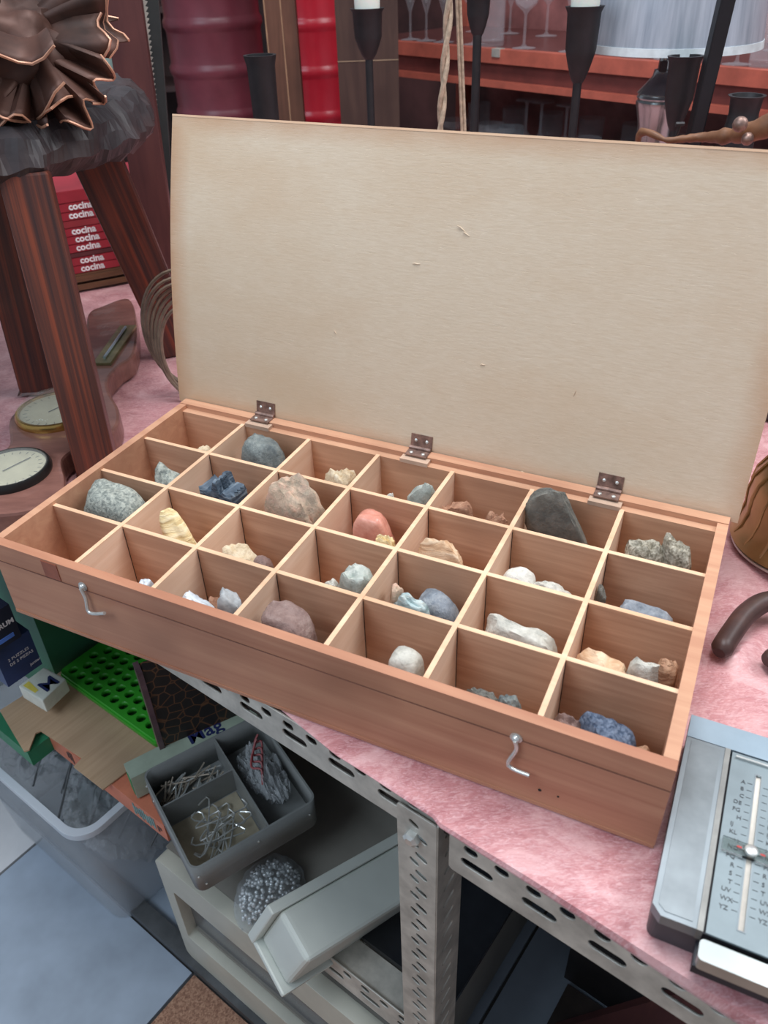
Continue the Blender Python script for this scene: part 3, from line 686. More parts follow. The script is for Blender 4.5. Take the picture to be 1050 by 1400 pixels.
def leg_obj(parent, p0, p1, w0, w1, th, ydir, notch=False, mat=None):
    b = plank_leg(p0, p1, w0, w1, th, ydir, notch=notch); p0, p1 = Vector(p0), Vector(p1); ax = (p1 - p0).normalized(); yv = Vector(ydir); xv = ax.cross(yv).normalized(); yv = xv.cross(ax).normalized()
    F = Matrix(((xv[0], yv[0], ax[0], p0[0]), (xv[1], yv[1], ax[1], p0[1]), (xv[2], yv[2], ax[2], p0[2]), (0, 0, 0, 1)))
    bmesh.ops.transform(b, matrix=F.inverted(), verts=b.verts)
    o = obj('leg', b, mat, parent, bev=.003); o.matrix_local = Matrix.LocRotScale(parent.location, parent.rotation_euler, (1, 1, 1)).inverted() @ F; return o
leg_obj(st, pz(136, 648, .001), py(33, 235, .285), .047, .048, .034, (.25, -1, 0), mat=M['stool'])
leg_obj(st, py(275, 540, .62), py(132, 215, .50), .056, .060, .036, (.3, -1, 0), mat=M['stool'])
leg_obj(st, pz(60, 532, .001), py(-16, 210, .42), .060, .066, .030, (.1, -1, 0), notch=True, mat=M['stool'])
# copper ornament: folded sheet petals
M['copper'] = plain('dark_copper', (70, 46, 38), .55, .4, .35, 14, .5); M['copedge'] = plain('bright_copper_edge', (196, 146, 120), .45, .4, .1, 40)
cp = thing('copper_flower', 'large flower of folded dark copper sheet lying on the rustic stool', 'metal ornament', (-.02, .33, .385))
def petal(root, tip, w0, w1, folds, lift, amp, seed):
    root, tip = Vector(root), Vector(tip); ax = tip - root; L = ax.length; ax.normalize()
    side = ax.cross(Vector((0.15, -1, .35))).normalized(); up = side.cross(ax).normalized(); b = B(); nu, nw = 10, folds * 8; g = []; eb = []
    for i in range(nu + 1):
        u = i / nu; row = []
        for k in range(nw + 1):
            x = k / nw - .5; wd = w0 + (w1 - w0) * u
            p = root + ax * L * (u * (1 - .22 * abs(x) ** 1.5 - .08 * math.sin(x * 9 + seed) * u)) + side * x * wd + up * (amp * u * math.sin((x + .5) * PI * 2 * folds + seed) + lift * math.sin(u * 2.2))
            row.append(p)
        g.append(row)
    vs = [[b.verts.new(p) for p in r_] for r_ in g]
    for i in range(nu):
        for k in range(nw): b.faces.new((vs[i][k], vs[i + 1][k], vs[i + 1][k + 1], vs[i][k + 1]))
    o = obj('petal', b, M['copper'], cp, world=True, smooth=True); m = o.modifiers.new('t', 'SOLIDIFY'); m.thickness = .0012
    b = B(); tube(b, g[-1], .0014, 5); obj('petal_rim', b, M['copedge'], o, world=True, smooth=True)
rc = (28, 62, .36)
for (u, v, y, w0, w1, fo, li, am, se) in (
    (150, 10, .40, .03, .075, 1, .01, .012, .4), (152, 40, .38, .03, .06, 1, .012, .010, 2.0), (150, 62, .36, .03, .06, 1, .01, .012, 4.4),
    (146, 118, .34, .03, .045, 2, .008, .008, 1.0), (124, 160, .32, .03, .05, 2, .006, .010, 3.0), (80, 158, .31, .03, .07, 1, .006, .018, 5.0),
    (44, 160, .30, .03, .085, 1, .01, .022, 1.2), (20, 166, .29, .03, .06, 1, .0, .014, 3.3), (-30, 150, .29, .03, .09, 2, .0, .015, 0.2),
    (60, -30, .45, .04, .12, 2, .02, .015, 2.4), (115, -18, .43, .04, .09, 1, .02, .014, 5.5), (-40, 60, .33, .05, .12, 2, .02, .012, 1.9), (10, 110, .27, .05, .10, 1, .03, .014, 2.9)):
    petal(py(rc[0], rc[1], rc[2]), py(u, v, y), w0, w1, fo, li, am, se)
b = B(); bmesh.ops.create_icosphere(b, subdivisions=4, radius=1); c0 = py(25, 70, .37)
for v_ in b.verts:
    p = v_.co; q = 1 + .25 * noise.noise(p * 2.2) + .08 * noise.noise(p * 7); v_.co = Vector((p.x * .06 * q, p.y * .055 * q, p.z * .050 * q)) + Vector((c0.x, c0.y, .385 + .045))
obj('crumpled_core', b, M['copper'], cp, world=True, smooth=True)

# ------------------------------------------------------------------ barometer plaque lying on the cloth
M['barwood'] = wood('barometer_wood', (148, 104, 92), (112, 76, 68), (8, 30, 30), .34, .1, coat=.3)
M['brass'] = plain('brass', (196, 160, 92), .22, .95, .08, 30); M['dial'] = plain('dial_face', (166, 162, 138), .5, .0, .08, 20)
bar = thing('banjo_barometer', 'reddish brown banjo shaped weather station with domed dial, lying on the cloth', 'barometer', (-.09, .40, 0))
bz = .030
outl = [(176, 408), (187, 440), (184, 482), (163, 500), (148, 518), (150, 536), (162, 558), (161, 580), (140, 602), (104, 612), (84, 628), (88, 655), (84, 676), (60, 692), (10, 702), (-45, 700), (-75, 670), (-60, 632), (-10, 618), (12, 608), (12, 576), (26, 558), (50, 540), (74, 528), (100, 505), (116, 470), (120, 430), (140, 418)]
pts = smoothpts([tuple(pz(u, v, bz)) for u, v in outl], 5, True)
b = B(); prism(b, [(p.x, p.y) for p in pts], .0008, bz); obj('body', b, M['barwood'], bar, world=True, bev=.004, bang=60)
def dial(u, v, u2, name, rimmat, dome, label):
    c_ = pz(u, v, bz); rr = (pz(u2, v, bz) - c_).length
    b = B(); lathe(b, [(rr, 0), (rr * 1.02, .004), (rr * .97, .009), (rr * .90, .0095), (rr * .88, .006)], 48, (c_.x, c_.y, bz)); d = tag(obj(name, b, rimmat, bar, world=True, smooth=True), label)
    b = B(); lathe(b, [(rr * .9, .0065), (.0001, .0065)], 48, (c_.x, c_.y, bz), cap=False); obj('dial_face', b, M['dial'], d, world=True)
    b = B()
    for k in range(24):
        a = 2 * PI * k / 24; M4 = Matrix.Translation((c_.x, c_.y, bz)) @ Matrix.Rotation(a, 4, 'Z'); t_ = B(); box(t_, rr * .70, rr * .80, -.0003, .0003, .0067, .0069); bmesh.ops.transform(t_, matrix=M4, verts=t_.verts); merge(b, t_)
    obj('scale', b, M['ink'], d, world=True)
    b = B(); t_ = B(); box(t_, -rr * .2, rr * .6, -.0006, .0006, .0075, .0080); bmesh.ops.transform(t_, matrix=Matrix.Translation((c_.x, c_.y, bz)) @ Matrix.Rotation(.9, 4, 'Z'), verts=t_.verts); merge(b, t_); obj('hand', b, M['ink'], d, world=True)
    b = B(); lathe(b, [(rr * .93, .0092)] + [(rr * .93 * math.cos(t), .0092 + dome * math.sin(t)) for t in (.25, .5, .75, 1.0, 1.25, 1.45)] + [(.0003, .0092 + dome)], 48, (c_.x, c_.y, bz)); obj('glass', b, (bpy.data.materials.get('dial_glass') or film('dial_glass', (226, 228, 220), .05, .02, 0)), d, world=True, smooth=True)
dial(78, 566, 130, 'domed_dial', M['brass'], .018, 'large brass rimmed dial under a domed glass')
dial(16, 647, 68, 'flat_dial', plain('black_rim', (34, 34, 34), .35, .3), .004, 'smaller flat dial with a black rim')
a_, c_ = pz(140, 500, bz), pz(176, 448, bz); fr = frame(a_, c_ - a_, (-1, 0, 0)) ; L_ = (c_ - a_).length
b = B(); box(b, 0, L_, -.013, .013, -.003, .0015); bmesh.ops.transform(b, matrix=frame((a_.x, a_.y, bz + .003), (c_ - a_), (-(c_ - a_).y, (c_ - a_).x, 0)), verts=b.verts); th = obj('thermometer', b, plain('green_brass_scale', (126, 122, 88), .35, .7, .2, 30), bar, world=True, bev=.0006)
b = B(); tube(b, [a_ + (c_ - a_) * t + Vector((0, 0, .0065)) for t in (.1, .5, .9)], .0022, 10); obj('glass_tube', b, plain('silver_glass', (170, 190, 200), .15, .6), th, world=True, smooth=True)
# folded bracket above
b = B(); q = [py(142, 424, .74), py(174, 408, .76)]
# ------------------------------------------------------------------ stack of red volumes on a slatted tray
M['red'] = plain('red_cover', (158, 42, 54), .5, 0, .12, 8); M['redp'] = plain('dull_red_cover', (150, 52, 58), .4, 0, .12, 8); M['white'] = plain('white_print', (225, 220, 220), .5)
e0, e1 = pz(72, 382, .03), pz(160, 366, .03); bd = (e1 - e0); bd.z = 0; bd.normalize(); bn = Vector((-bd.y, bd.x, 0))
ty_ = math.atan2(bd.y, bd.x)
tr = thing('slatted_tray', 'low brown wooden slatted tray under the stack of red volumes', 'tray', e0 + Vector((0, 0, -.03)), ty_)
wd_ = wood('tray_wood', (128, 90, 64), (92, 62, 46), (4, 40, 40), .6, .3)
for zz in (.003, .018):
    b = B(); box(b, -.01, .24, -.006, .002, zz, zz + .010); obj('slat', b, wd_, tr, bev=.001)
b = B(); box(b, -.01, .24, -.004, .20, .0285, .0318); obj('top_panel', b, wd_, tr, bev=.001)
for xx in (-.008, .222):
    b = B(); box(b, xx, xx + .012, -.004, .19, .0002, .028); obj('leg', b, wd_, tr, bev=.001)
z_ = .0322; hts = [.0145, .0145, .0085, .0150, .0140, .0145, .0125, .0145, .0150, .020]
wrd = ['cocina', 'cocina', '', 'cocina', 'cocina', 'cocina', '', 'cocina', 'cocina', '']
nm_ = ['lowest red volume with white lettering at the base of the stack', 'second red volume with white lettering from the base of the stack', 'dark thin volume without lettering low in the red stack', 'red volume with white lettering just above the dark thin one', 'red volume with white lettering, second above the dark thin one', 'red volume with white lettering just below the plain red one', 'plain dull red volume in the upper half of the stack', 'red volume with white lettering just above the plain red one', 'red volume with white lettering just below the topmost one', 'plain thick red volume topmost of the stack']
for k, h in enumerate(hts):
    off = [0, .002, .004, .001, .003, .0, .004, .002, .005, .003][k]
    t_ = thing('bound_volume', nm_[k], 'book', e0 + Vector((0, 0, z_ - .03 + 0)) + bd * off - Vector((0, 0, e0.z - .03)), ty_, 'red volumes stacked on the slatted tray')
    mt = M['redp'] if k == 6 else (plain('maroon_cover', (92, 44, 46), .5) if k == 2 else M['red'])
    b = B(); prism(b, [(x, y) for x, y in rrect(0, .215, -.002, .16, .002)], .0002, .0022); prism(b, rrect(0, .215, -.002, .16, .002), h - .0022, h - .0002); box(b, 0, .215, -.003, .0, .0012, h - .0012); obj('cover', b, mt, t_, bev=.0006)
    b = B(); box(b, .003, .211, .0005, .157, .0023, h - .0023); obj('pages', b, plain('pages', (214, 204, 186), .8) if k == 0 else bpy.data.materials['pages'], t_)
    if wrd[k]:
        b = text_bm(wrd[k], .0165, frame((.052, -.0033, .0034), (1, 0, 0), (0, 0, 1)), .0002, .0006, 1.0); obj('lettering', b, M['white'], t_)
        b = text_bm('n', .012, frame((.012, -.0033, .004), (1, 0, 0), (0, 0, 1)), .0002, .0003); b.free()
    z_ += h
# cane coil behind the lid
cn = thing('cane_coil', 'coil of grey brown cane leaning behind the left end of the lid', 'cane coil', (.075, .43, 0))
cm = plain('cane', (128, 112, 96), .55, 0, .15, 60, .2)
for k in range(7):
    rx, rz_ = .040 + .0035 * k, .066 + .0032 * k; c_ = Vector((.108 - .0008 * k, .425 + .004 * k, rz_ + .004 + (.0005 * k)))
    b = B(); tube(b, [c_ + Vector((math.cos(a) * rx, math.sin(a) * .010 * math.sin(k), math.sin(a) * rz_)) for a in [2 * PI * i / 40 for i in range(40)]], .0024, 6, True); obj('cane_loop', b, cm, cn, world=True, smooth=True)

# ------------------------------------------------------------------ right of the box
bc = thing('brass_bell_vase', 'tall satin brass bell shaped vessel on a wire ring at the right edge', 'vessel', pz(1093, 742, .004))
bc.location.z = 0
br = plain('satin_brass', (178, 160, 112), .30, .9, .10, 12)
b = B(); lathe(b, [(.064, .006), (.068, .009), (.0655, .016), (.061, .024), (.0585, .040), (.060, .060), (.058, .075), (.050, .090), (.038, .110), (.030, .13), (.029, .16)], 48, (0, 0, 0)); obj('body', b, br, bc, smooth=True)
for k in range(7):
    a = PI * .62 + k * .34; b = B(); tube(b, [(r_ * math.cos(a + z * 2), r_ * math.sin(a + z * 2), z) for r_, z in ((.0655, .014), (.061, .026), (.0590, .042), (.0605, .060), (.058, .076), (.050, .092))], .0016, 6); obj('flute', b, br, bc, smooth=True)
b = B(); tube(b, [(.064 * math.cos(a), .064 * math.sin(a), .0028) for a in [2 * PI * i / 48 for i in range(48)]], .0018, 6, True); obj('base_ring', b, M['bright'], bc, smooth=True)
dk = wood('dark_handle_wood', (92, 66, 60), (62, 46, 44), (10, 10, 30), .4, .1)
cu_ = thing('curved_wooden_handle', 'dark brown curved wooden handle lying on the cloth by the right edge', 'handle', pz(1040, 880, 0))
pp = smoothpts([pz(983, 893, .012), pz(1000, 866, .014), pz(1022, 838, .016), pz(1052, 822, .016), pz(1100, 830, .014), pz(1112, 868, .013), pz(1090, 892, .012), pz(1046, 902, .012)], 6)
b = B(); n_ = len(pp); tube(b, pp, [.0095 * min(1, .55 + k * .25, .55 + (n_ - 1 - k) * .25) for k in range(n_)], 12); obj('handle', b, dk, cu_, world=True, smooth=True)
# boxes of dark things seen past the lid edge
ob = thing('dark_case', 'small dark case behind the brass vessel at the right edge', 'case', pz(1046, 640, 0), -.3)
b = B(); box(b, -.03, .10, .12, .20, .0005, .085); obj('body', b, plain('dark_case_mat', (60, 52, 50), .6, 0, .3, 40), ob, bev=.004)
b = B(); box(b, -.028, .098, .118, .202, .0855, .092); obj('cover', b, plain('brown_case_mat', (88, 60, 52), .5), ob, bev=.002)
# driftwood branch behind the lid
br_ = thing('driftwood_branch', 'pale knotty driftwood branch with metal studs just behind the lid', 'branch', BF(.40, .55, 0))
dm = wood('driftwood', (160, 112, 78), (96, 64, 46), (12, 12, 12), .5, .5)
yb = .16
brp = [BF(.42, .55, .012), BF(.45, .50, .12), BF(.49, .46, .24), py(872, 196, yb + .03), py(915, 192, yb), py(955, 188, yb), py(995, 186, yb - .02), py(1035, 178, yb - .04), py(1080, 160, yb - .05), py(1130, 150, yb - .05)]
brp = smoothpts(brp, 7); n_ = len(brp)
rd = [.0028 + .014 * max(0, (k / n_ - .50)) * 1.5 + .0022 * noise.noise(Vector((k * .5, 0, 1))) for k in range(n_)]
b = B(); tube(b, brp, rd, 12); obj('branch', b, dm, br_, world=True, smooth=True)
for (u, v, r0_) in ((1012, 170, .006), (1022, 190, .005)):
    p = py(u, v, yb - .045); b = B(); bmesh.ops.create_uvsphere(b, u_segments=14, v_segments=8, radius=r0_, matrix=Matrix.Translation(p)); obj('stud', b, M['darkmetal'], br_, world=True, smooth=True)
p = py(925, 184, yb - .008); b = B(); tube(b, [p, p + Vector((.001, -.002, .008))], .0012, 6); tube(b, [p + Vector((-.003, -.002, .0085)), p + Vector((.004, -.002, .0085))], .0018, 6); obj('nail', b, M['iron'], br_, world=True)

# ------------------------------------------------------------------ iron candle holders behind the box
M['candle'] = plain('white_candle', (226, 232, 222), .5, 0, .03, Subsurface_Weight=.2)
def candle_holder(u, v, y, wpx, hpx, flat, candle, label, x_extra=0, stem=.006, cup=1.0):
    top = py(u, v, y); dep = float((np.array(top) - CC) @ _f); m = dep / CF; r_ = wpx * m / 2; h = hpx * m
    t = thing('candle_holder', label, 'candle holder', (top.x, top.y, 0), 0, 'black iron candle holders behind the box')
    zt = top.z
    prof = [(.0004, zt - h), (stem, zt - h)] + [(stem + (r_ * .86 - stem) * (k / 6) ** .7, zt - h + h * .45 * k / 6) for k in range(1, 7)] + [(r_ * .93, zt - h * .08), (r_ * 1.08, zt), (r_ * .88, zt), (r_ * .82, zt - h * .12), (.0004, zt - h * .12)]
    b = B(); lathe(b, prof, 28, (0, 0, 0), Matrix.Diagonal((1, flat, 1)), cap=False); obj('cup', b, M['iron'], t, smooth=True)
    b = B(); tube(b, [(0, 0, .004), (0, 0, zt - h + .002)], stem, 12); obj('stem', b, M['iron'], t, smooth=True)
    b = B(); lathe(b, [(.0004, .0006), (.026, .0006), (.026, .005), (.012, .010), (.0004, .010)], 28); obj('base', b, M['iron'], t, smooth=True)
    if candle:
        b = B(); lathe(b, [(r_ * .78, zt - h * .11), (r_ * .80, zt + .012), (r_ * .4, zt + .017), (.0004, zt + .017)], 24, (0, 0, 0), Matrix.Diagonal((1, flat, 1))); o = obj('candle', b, M['candle'], t, smooth=True)
candle_holder(355, 75, .74, 42, 160, .9, False, 'black iron candle holder with an empty tapering cup, left of the others', stem=.007)
candle_holder(502, 11, .80, 44, 62, .9, True, 'black iron candle holder with a white candle before the dark panel')
candle_holder(655, -20, .78, 36, 60, .8, False, 'black iron candle holder with a plain thin stem, second right of the dark panel', stem=.0065)
candle_holder(800, 8, .66, 50, 95, .8, True, 'black iron candle holder with a white candle just left of the lamp shade')
candle_holder(938, 76, .60, 46, 95, .8, False, 'black iron candle holder with an empty cup in front of the lamp base', stem=.005)
candle_holder(1022, 130, .52, 46, 40, 1, False, 'short black iron candle cup above the driftwood branch', stem=.02)
# heavy black bar leaning in front of the lamp
t = py(1000, -30, .55); pb0 = py(948, 190, .55)
dirv = (pb0 - t).normalized(); bt = t + dirv * ((t.z - .004) / -dirv.z)
bb_ = thing('black_iron_bar', 'thick black iron bar standing in front of the silver lamp shade', 'bar', (bt.x, bt.y, 0))
b = B(); tube(b, [bt, t], .0125, 4); obj('bar', b, plain('black_bar', (28, 27, 30), .4, .2), bb_, world=True, bev=.002)
b = B(); lathe(b, [(.0004, .0004), (.045, .0004), (.045, .004), (.0004, .006)], 24, (bt.x, bt.y, 0)); obj('foot_plate', b, M['iron'], bb_, world=True)
# ropes
rp = thing('hanging_rope', 'pale twisted rope standing up behind the lid beside a thin cord', 'rope', py(606, 168, .58)); rp.location.z = 0
rm = plain('rope_fibre', (178, 158, 136), .8, 0, .15, 150, .5)
def ropeline(pa, pb, r_, n, tw):
    for s_ in range(n):
        b = B(); m_ = 60; pts = []
        for k in range(m_ + 1):
            q = pa + (pb - pa) * k / m_; a = k * tw + s_ * 2 * PI / n; pts.append(q + Vector((math.cos(a), math.sin(a), 0)) * r_ * .9)
        tube(b, pts, r_, 6); yield b
ra = py(640, -360, .58); rb = py(601, 190, .58); rb2 = rb + (rb - ra) * .0; low = rb + (rb - ra).normalized() * ((rb.z - .004) / -(rb - ra).normalized().z)
for b in ropeline(low, ra, .0032, 2, .75): obj('strand', b, rm, rp, world=True, smooth=True)
rc_ = thing('thin_cord', 'smooth pale cord right of the twisted rope', 'cord', py(634, 168, .60)); rc_.location.z = 0
ra = py(610, -360, .60); rb = py(632, 190, .60); low = rb + (rb - ra).normalized() * ((rb.z - .003) / -(rb - ra).normalized().z)
for k_ in (0, 1):
    b = B(); tube(b, [low + Vector((k_ * .004, 0, 0)), rb + Vector((k_ * .004, 0, 0)), ra + Vector((k_ * .004, 0, 0))], .0021, 7); obj('strand', b, rm, rc_, world=True, smooth=True)
# table lamp
lp = py(905, 120, .74); m = float((np.array(lp) - CC) @ _f) / CF
lamp = thing('table_lamp', 'table lamp with silver drum shade on a turned metal base', 'lamp', (lp.x, lp.y, 0))
zs = py(925, 60, .74).z - .002
sil = plain('silver_metal', (170, 176, 176), .25, .9, .06, 30)
def zz(v): return py(905, v, .74).z
b = B(); lathe(b, [(.0004, .001), (.06, .001), (.06, .012), (.034, .03), (.027, .05), (.027, zz(170)), (.033, zz(145)), (.034, zz(143)), (.0345, zz(138)), (.032, zz(136)), (.0345, zz(132)), (.032, zz(128)), (.0345, zz(126)), (.031, zz(122)), (.024, zz(114)), (.016, zz(104)), (.0145, zz(95)), (.010, zz(94)), (.009, zz(60)), (.0004, zz(60))], 40); obj('base', b, sil, lamp, smooth=True)
shm = NT('silver_shade'); v_ = shm.co((60, 60, .5)); shm.base(shm.ramp(shm.noise(v_, 1.5, 4), [(.3, srgb((150, 160, 172))), (.7, srgb((190, 198, 208)))])); shm.set(Roughness=.4, Metallic=.35)
wsh = 234 * m / 2
b = B(); lathe(b, [(wsh, zs), (wsh * .86, zs + .20), (wsh * .85, zs + .20), (wsh * .99, zs + .001)], 64, cap=False); sh = obj('lamp_shade', b, shm.m, lamp, smooth=True)
b = B(); lathe(b, [(wsh * 1.008, zs - .001), (wsh * 1.001, zs + .009), (wsh * .99, zs + .009), (wsh * .99, zs - .001)], 64, cap=False); obj('shade_trim', b, plain('shade_trim', (204, 214, 216), .5), sh, smooth=True)
b = B(); lathe(b, [(wsh * .86, zs + .1995), (.0004, zs + .1995)], 48, cap=False); obj('shade_top', b, shm.m, sh)
b = B(); tube(b, smoothpts([(.0, -.012, zz(80)), (.012, -.014, zz(84)), (.016, -.012, zz(66))], 5), .0012, 6); cdo = obj('switch_cord', b, M['iron'], lamp, smooth=True)
b = B(); box(b, -.012, -.003, -.018, -.010, zz(96), zz(82)); obj('switch', b, M['iron'], cdo, bev=.001)

# ------------------------------------------------------------------ posts and panels behind
def floor_post(name, label, cat, u0, u1, vref, y, depth, mat, ztop=.75, tilt=0, line=None):
    a, c_ = py(u0, vref, y), py(u1, vref, y); w_ = (c_ - a).length; mid = (a + c_) / 2
    t = thing(name, label, cat, (mid.x, mid.y + depth / 2, -.75), tilt)
    b = B(); box(b, -w_ / 2, w_ / 2, -depth / 2, depth / 2, .0, ztop + .75); obj('board', b, mat, t, bev=.002); return t, w_
pw_ = wood('post_wood', (122, 84, 66), (90, 62, 50), (24, 24, 2), .5, .2)
def zq(u, v, y): return py(u, v, y).z
t, w_ = floor_post('wooden_post', 'brown wooden post with a pale inlay line between the red drums', 'post', 368, 410, 90, 1.75, .05, pw_)
b = B(); box(b, .002, .0045, -.0262, -.0250, .3, 1.5); tag(obj('inlay_line', b, plain('pale_inlay', (178, 140, 108), .5), t), 'pale vertical inlay line')
b = B(); box(b, -w_ / 2 + .001, -w_ / 2 + .0035, -.0262, -.0250, .3, 1.5); tag(obj('inlay_line', b, bpy.data.materials['pale_inlay'], t), 'pale vertical inlay line')
pnl = wood('dark_panel_wood', (82, 62, 54), (62, 46, 42), (20, 20, 2), .45, .15)
t, w_ = floor_post('dark_cabinet', 'dark brown upright cabinet panel left of the glass rack', 'cabinet', 462, 545, 90, 1.55, .09, pnl)
zl = zq(500, 83, 1.55) + .75
b = B(); box(b, -w_ / 2, w_ / 2, -.0462, -.0450, zl - .001, zl + .001); obj('trim_line', b, plain('pale_inlay_b', (140, 118, 96), .5), t)
# long plank leaning behind the stool, dark bar, saw
def leaning(name, label, cat, ut, vt, ub, vb, y, wpx, th, mat, zb=.001):
    a = py(ut, vt, y); c_ = py(ub, vb, y); d = (c_ - a).normalized(); foot = a + d * ((a.z - zb) / -d.z); m_ = float((np.array((a + c_) / 2) - CC) @ _f) / CF; w_ = wpx * m_
    t = thing(name, label, cat, (foot.x, foot.y, 0)); return t, foot, a, w_, m_
redw = wood('mahogany_plank', (100, 60, 56), (78, 46, 46), (20, 20, 2), .45, .15)
t, ft, tp, w_, _m = leaning('mahogany_plank', 'long smooth reddish brown plank standing behind the stool', 'plank', 162, -40, 212, 300, .86, 50, .03, redw)
obj('board', plank_leg(ft, tp, w_, w_ * .95, .025, (.1, -1, 0)), redw, t, world=True, bev=.002)
t, ft, tp, w_, _m = leaning('dark_steel_bar', 'flat dark grey green steel bar beside the saw blade', 'bar', 203, -40, 222, 200, .92, 21, .03, M['iron'])
gg = plain('dark_green_steel', (62, 66, 66), .5, .3, .08, 20)
obj('bar', plank_leg(ft, tp, w_, w_, .012, (.1, -1, 0)), gg, t, world=True, bev=.001)
t, ft, tp, w_, _m = leaning('saw_blade', 'pale toothed saw blade standing beside the dark steel bar', 'saw', 190, -40, 214, 200, .90, 10, .03, M['iron'])
b = B(); ax = (tp - ft); L_ = ax.length; n_ = int(L_ / .0075); prof = [(0, -.006)]
for k in range(n_): prof += [(k * L_ / n_, .004), ((k + .85) * L_ / n_, .0085)]
prof += [(L_, .004), (L_, -.006)]
prism(b, prof, 0, .0012); bmesh.ops.transform(b, matrix=frame(ft, ax, (1, 0, 0)), verts=b.verts); obj('blade', b, plain('pale_blade', (196, 192, 182), .4, .3, .1, 30), t, world=True)
# red oil drums
def drum(u, v, y, wpx, mat, label):
    c_ = py(u, v, y); m_ = float((np.array(c_) - CC) @ _f) / CF; r_ = wpx * m_ / 2; t = thing('oil_drum', label, 'drum', (c_.x, c_.y + r_, -.75), 0, 'red steel drums')
    zc = c_.z + .75; pr = [(.0004, 0), (r_ * .98, 0), (r_, .01)]; z = .02; ribs = []
    zr = [py(u, 35, y).z + .75, py(u, 100, y).z + .75]; dz = zr[0] - zr[1]; z_r = sorted([zr[1] + k * dz for k in range(-9, 4)])
    for q in z_r:
        if q > .05: pr += [(r_, q - .020), (r_ * 1.01, q - .014), (r_ * 1.045, q - .006), (r_ * 1.045, q + .006), (r_ * 1.01, q + .014), (r_, q + .020)]
    top = z_r[-1] + .08; pr += [(r_, top), (r_ * .96, top), (r_ * .96, top - .01), (.0004, top - .01)]
    b = B(); lathe(b, pr, 48, cap=False); obj('body', b, mat, t, smooth=True)
    b = B(); lathe(b, [(r_ * 1.0, top - .006), (r_ * 1.03, top), (r_ * 1.0, top + .006), (r_ * .96, top)], 48, cap=False); obj('rim', b, mat, t, smooth=True)
drum(288, 90, 1.85, 132, plain('maroon_paint', (104, 46, 56), .36, 0, .12, 8, .05), 'dark maroon ribbed steel drum behind the left end of the lid')
drum(425, 90, 2.10, 120, plain('red_paint', (186, 36, 52), .28, 0, .06, 8), 'bright red ribbed steel drum right of the wooden post')

# ------------------------------------------------------------------ orange shelving with glasses
M['orange'] = plain('orange_enamel', (184, 96, 78), .45, 0, .1, 20); M['orange2'] = plain('shaded_orange_enamel', (120, 62, 56), .5, 0, .1, 20)  # the second, darker orange carries the shade of the beam recess
rk = thing('orange_shelving', 'orange red steel shelving holding rows of drinking glasses behind the box', 'shelving', RF(0, 0, -.75), RY)
b = B(); box(b, -.16, 1.6, .0, .028, .993, 1.025); obj('shelf_beam', b, M['orange'], rk, bev=.003)
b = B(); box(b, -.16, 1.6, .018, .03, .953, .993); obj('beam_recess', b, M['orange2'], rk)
b = B(); box(b, -.16, 1.6, .0, .02, .938, .953); obj('beam_lip', b, M['orange'], rk, bev=.003)
b = B(); box(b, -.16, 1.6, .02, .45, 1.017, 1.0245); obj('shelf', b, plain('dim_red_shelf', (96, 56, 54), .3, 0, .1), rk)
b = B(); box(b, -.16, 1.6, .01, .45, .70, .72); obj('shelf', b, plain('dark_shelf', (140, 104, 98), .3, 0, .1), rk)
b = B(); box(b, -.16, 1.6, .45, .46, .3, 1.5); obj('back_panel', b, plain('shelf_back', (138, 92, 90), .3, 0, .35, 6), rk)
for xx in (-.16, 1.56):
    for yy in (.02, .42):
        b = B(); box(b, xx, xx + .04, yy, yy + .03, 0, 1.5); obj('upright', b, M['orange'], rk, bev=.002)
b = B(); box(b, .34, .365, -.004, .018, 1.008, 1.0265); tag(obj('steel_clip', b, M['steel'], rk, bev=.001), 'small grey clip on the orange beam')
gl = film('drink_glass', (222, 224, 230), .07, .05, 0)
def wineglass(kind):
    """upright glasses; profile from the foot up"""
    if kind == 'wine': pr = [(.030, 0), (.030, .0015), (.008, .004), (.0035, .010), (.0032, .072), (.008, .080), (.026, .095), (.036, .12), (.037, .145), (.032, .18), (.0312, .18), (.0355, .145), (.0345, .12), (.024, .097), (.0004, .084)]
    elif kind == 'flute': pr = [(.028, 0), (.028, .0015), (.007, .004), (.003, .010), (.003, .065), (.010, .085), (.020, .12), (.025, .19), (.0242, .19), (.019, .12), (.0004, .088)]
    elif kind == 'coupe': pr = [(.030, 0), (.030, .0015), (.006, .004), (.003, .010), (.003, .065), (.02, .073), (.040, .09), (.043, .105), (.042, .105), (.038, .091), (.0004, .075)]
    else: pr = [(.0004, 0), (.032, 0), (.034, .01), (.036, .11), (.0345, .11), (.0325, .012), (.0004, .010)]
    if kind != 'tumbler': pr = [(.0004, 0)] + pr
    b = B(); lathe(b, pr, 24, cap=False); me = bpy.data.meshes.new(kind); bmesh.ops.recalc_face_normals(b, faces=b.faces); b.to_mesh(me); b.free(); me.materials.append(gl)
    for p in me.polygons: p.use_smooth = True
    return me
GM = {k: wineglass(k) for k in ('wine', 'flute', 'coupe', 'tumbler')}
def rack_pt(u, v, z):
    p = pz(u, v, z); d = p - R0; c, s_ = math.cos(RY), math.sin(RY); return c * d[0] + s_ * d[1], -s_ * d[0] + c * d[1]
names = {'wine': 'wine_glass', 'flute': 'flute_glass', 'coupe': 'coupe_glass', 'tumbler': 'tumbler'}
def put(kind, s_, t_, zb, label, group, flip=False, sc=1.0):
    o = bpy.data.objects.new(names[kind], GM[kind]); C.objects.link(o); o.scale = (sc, sc, sc)
    h = {'wine': .18, 'flute': .19, 'coupe': .105, 'tumbler': .11}[kind] * sc
    p = RF(s_, t_, zb + (h if flip else 0) + .0006); o.location = p
    if flip: o.rotation_euler = (PI, 0, 0)
    tag(o, label, 'glass', group)
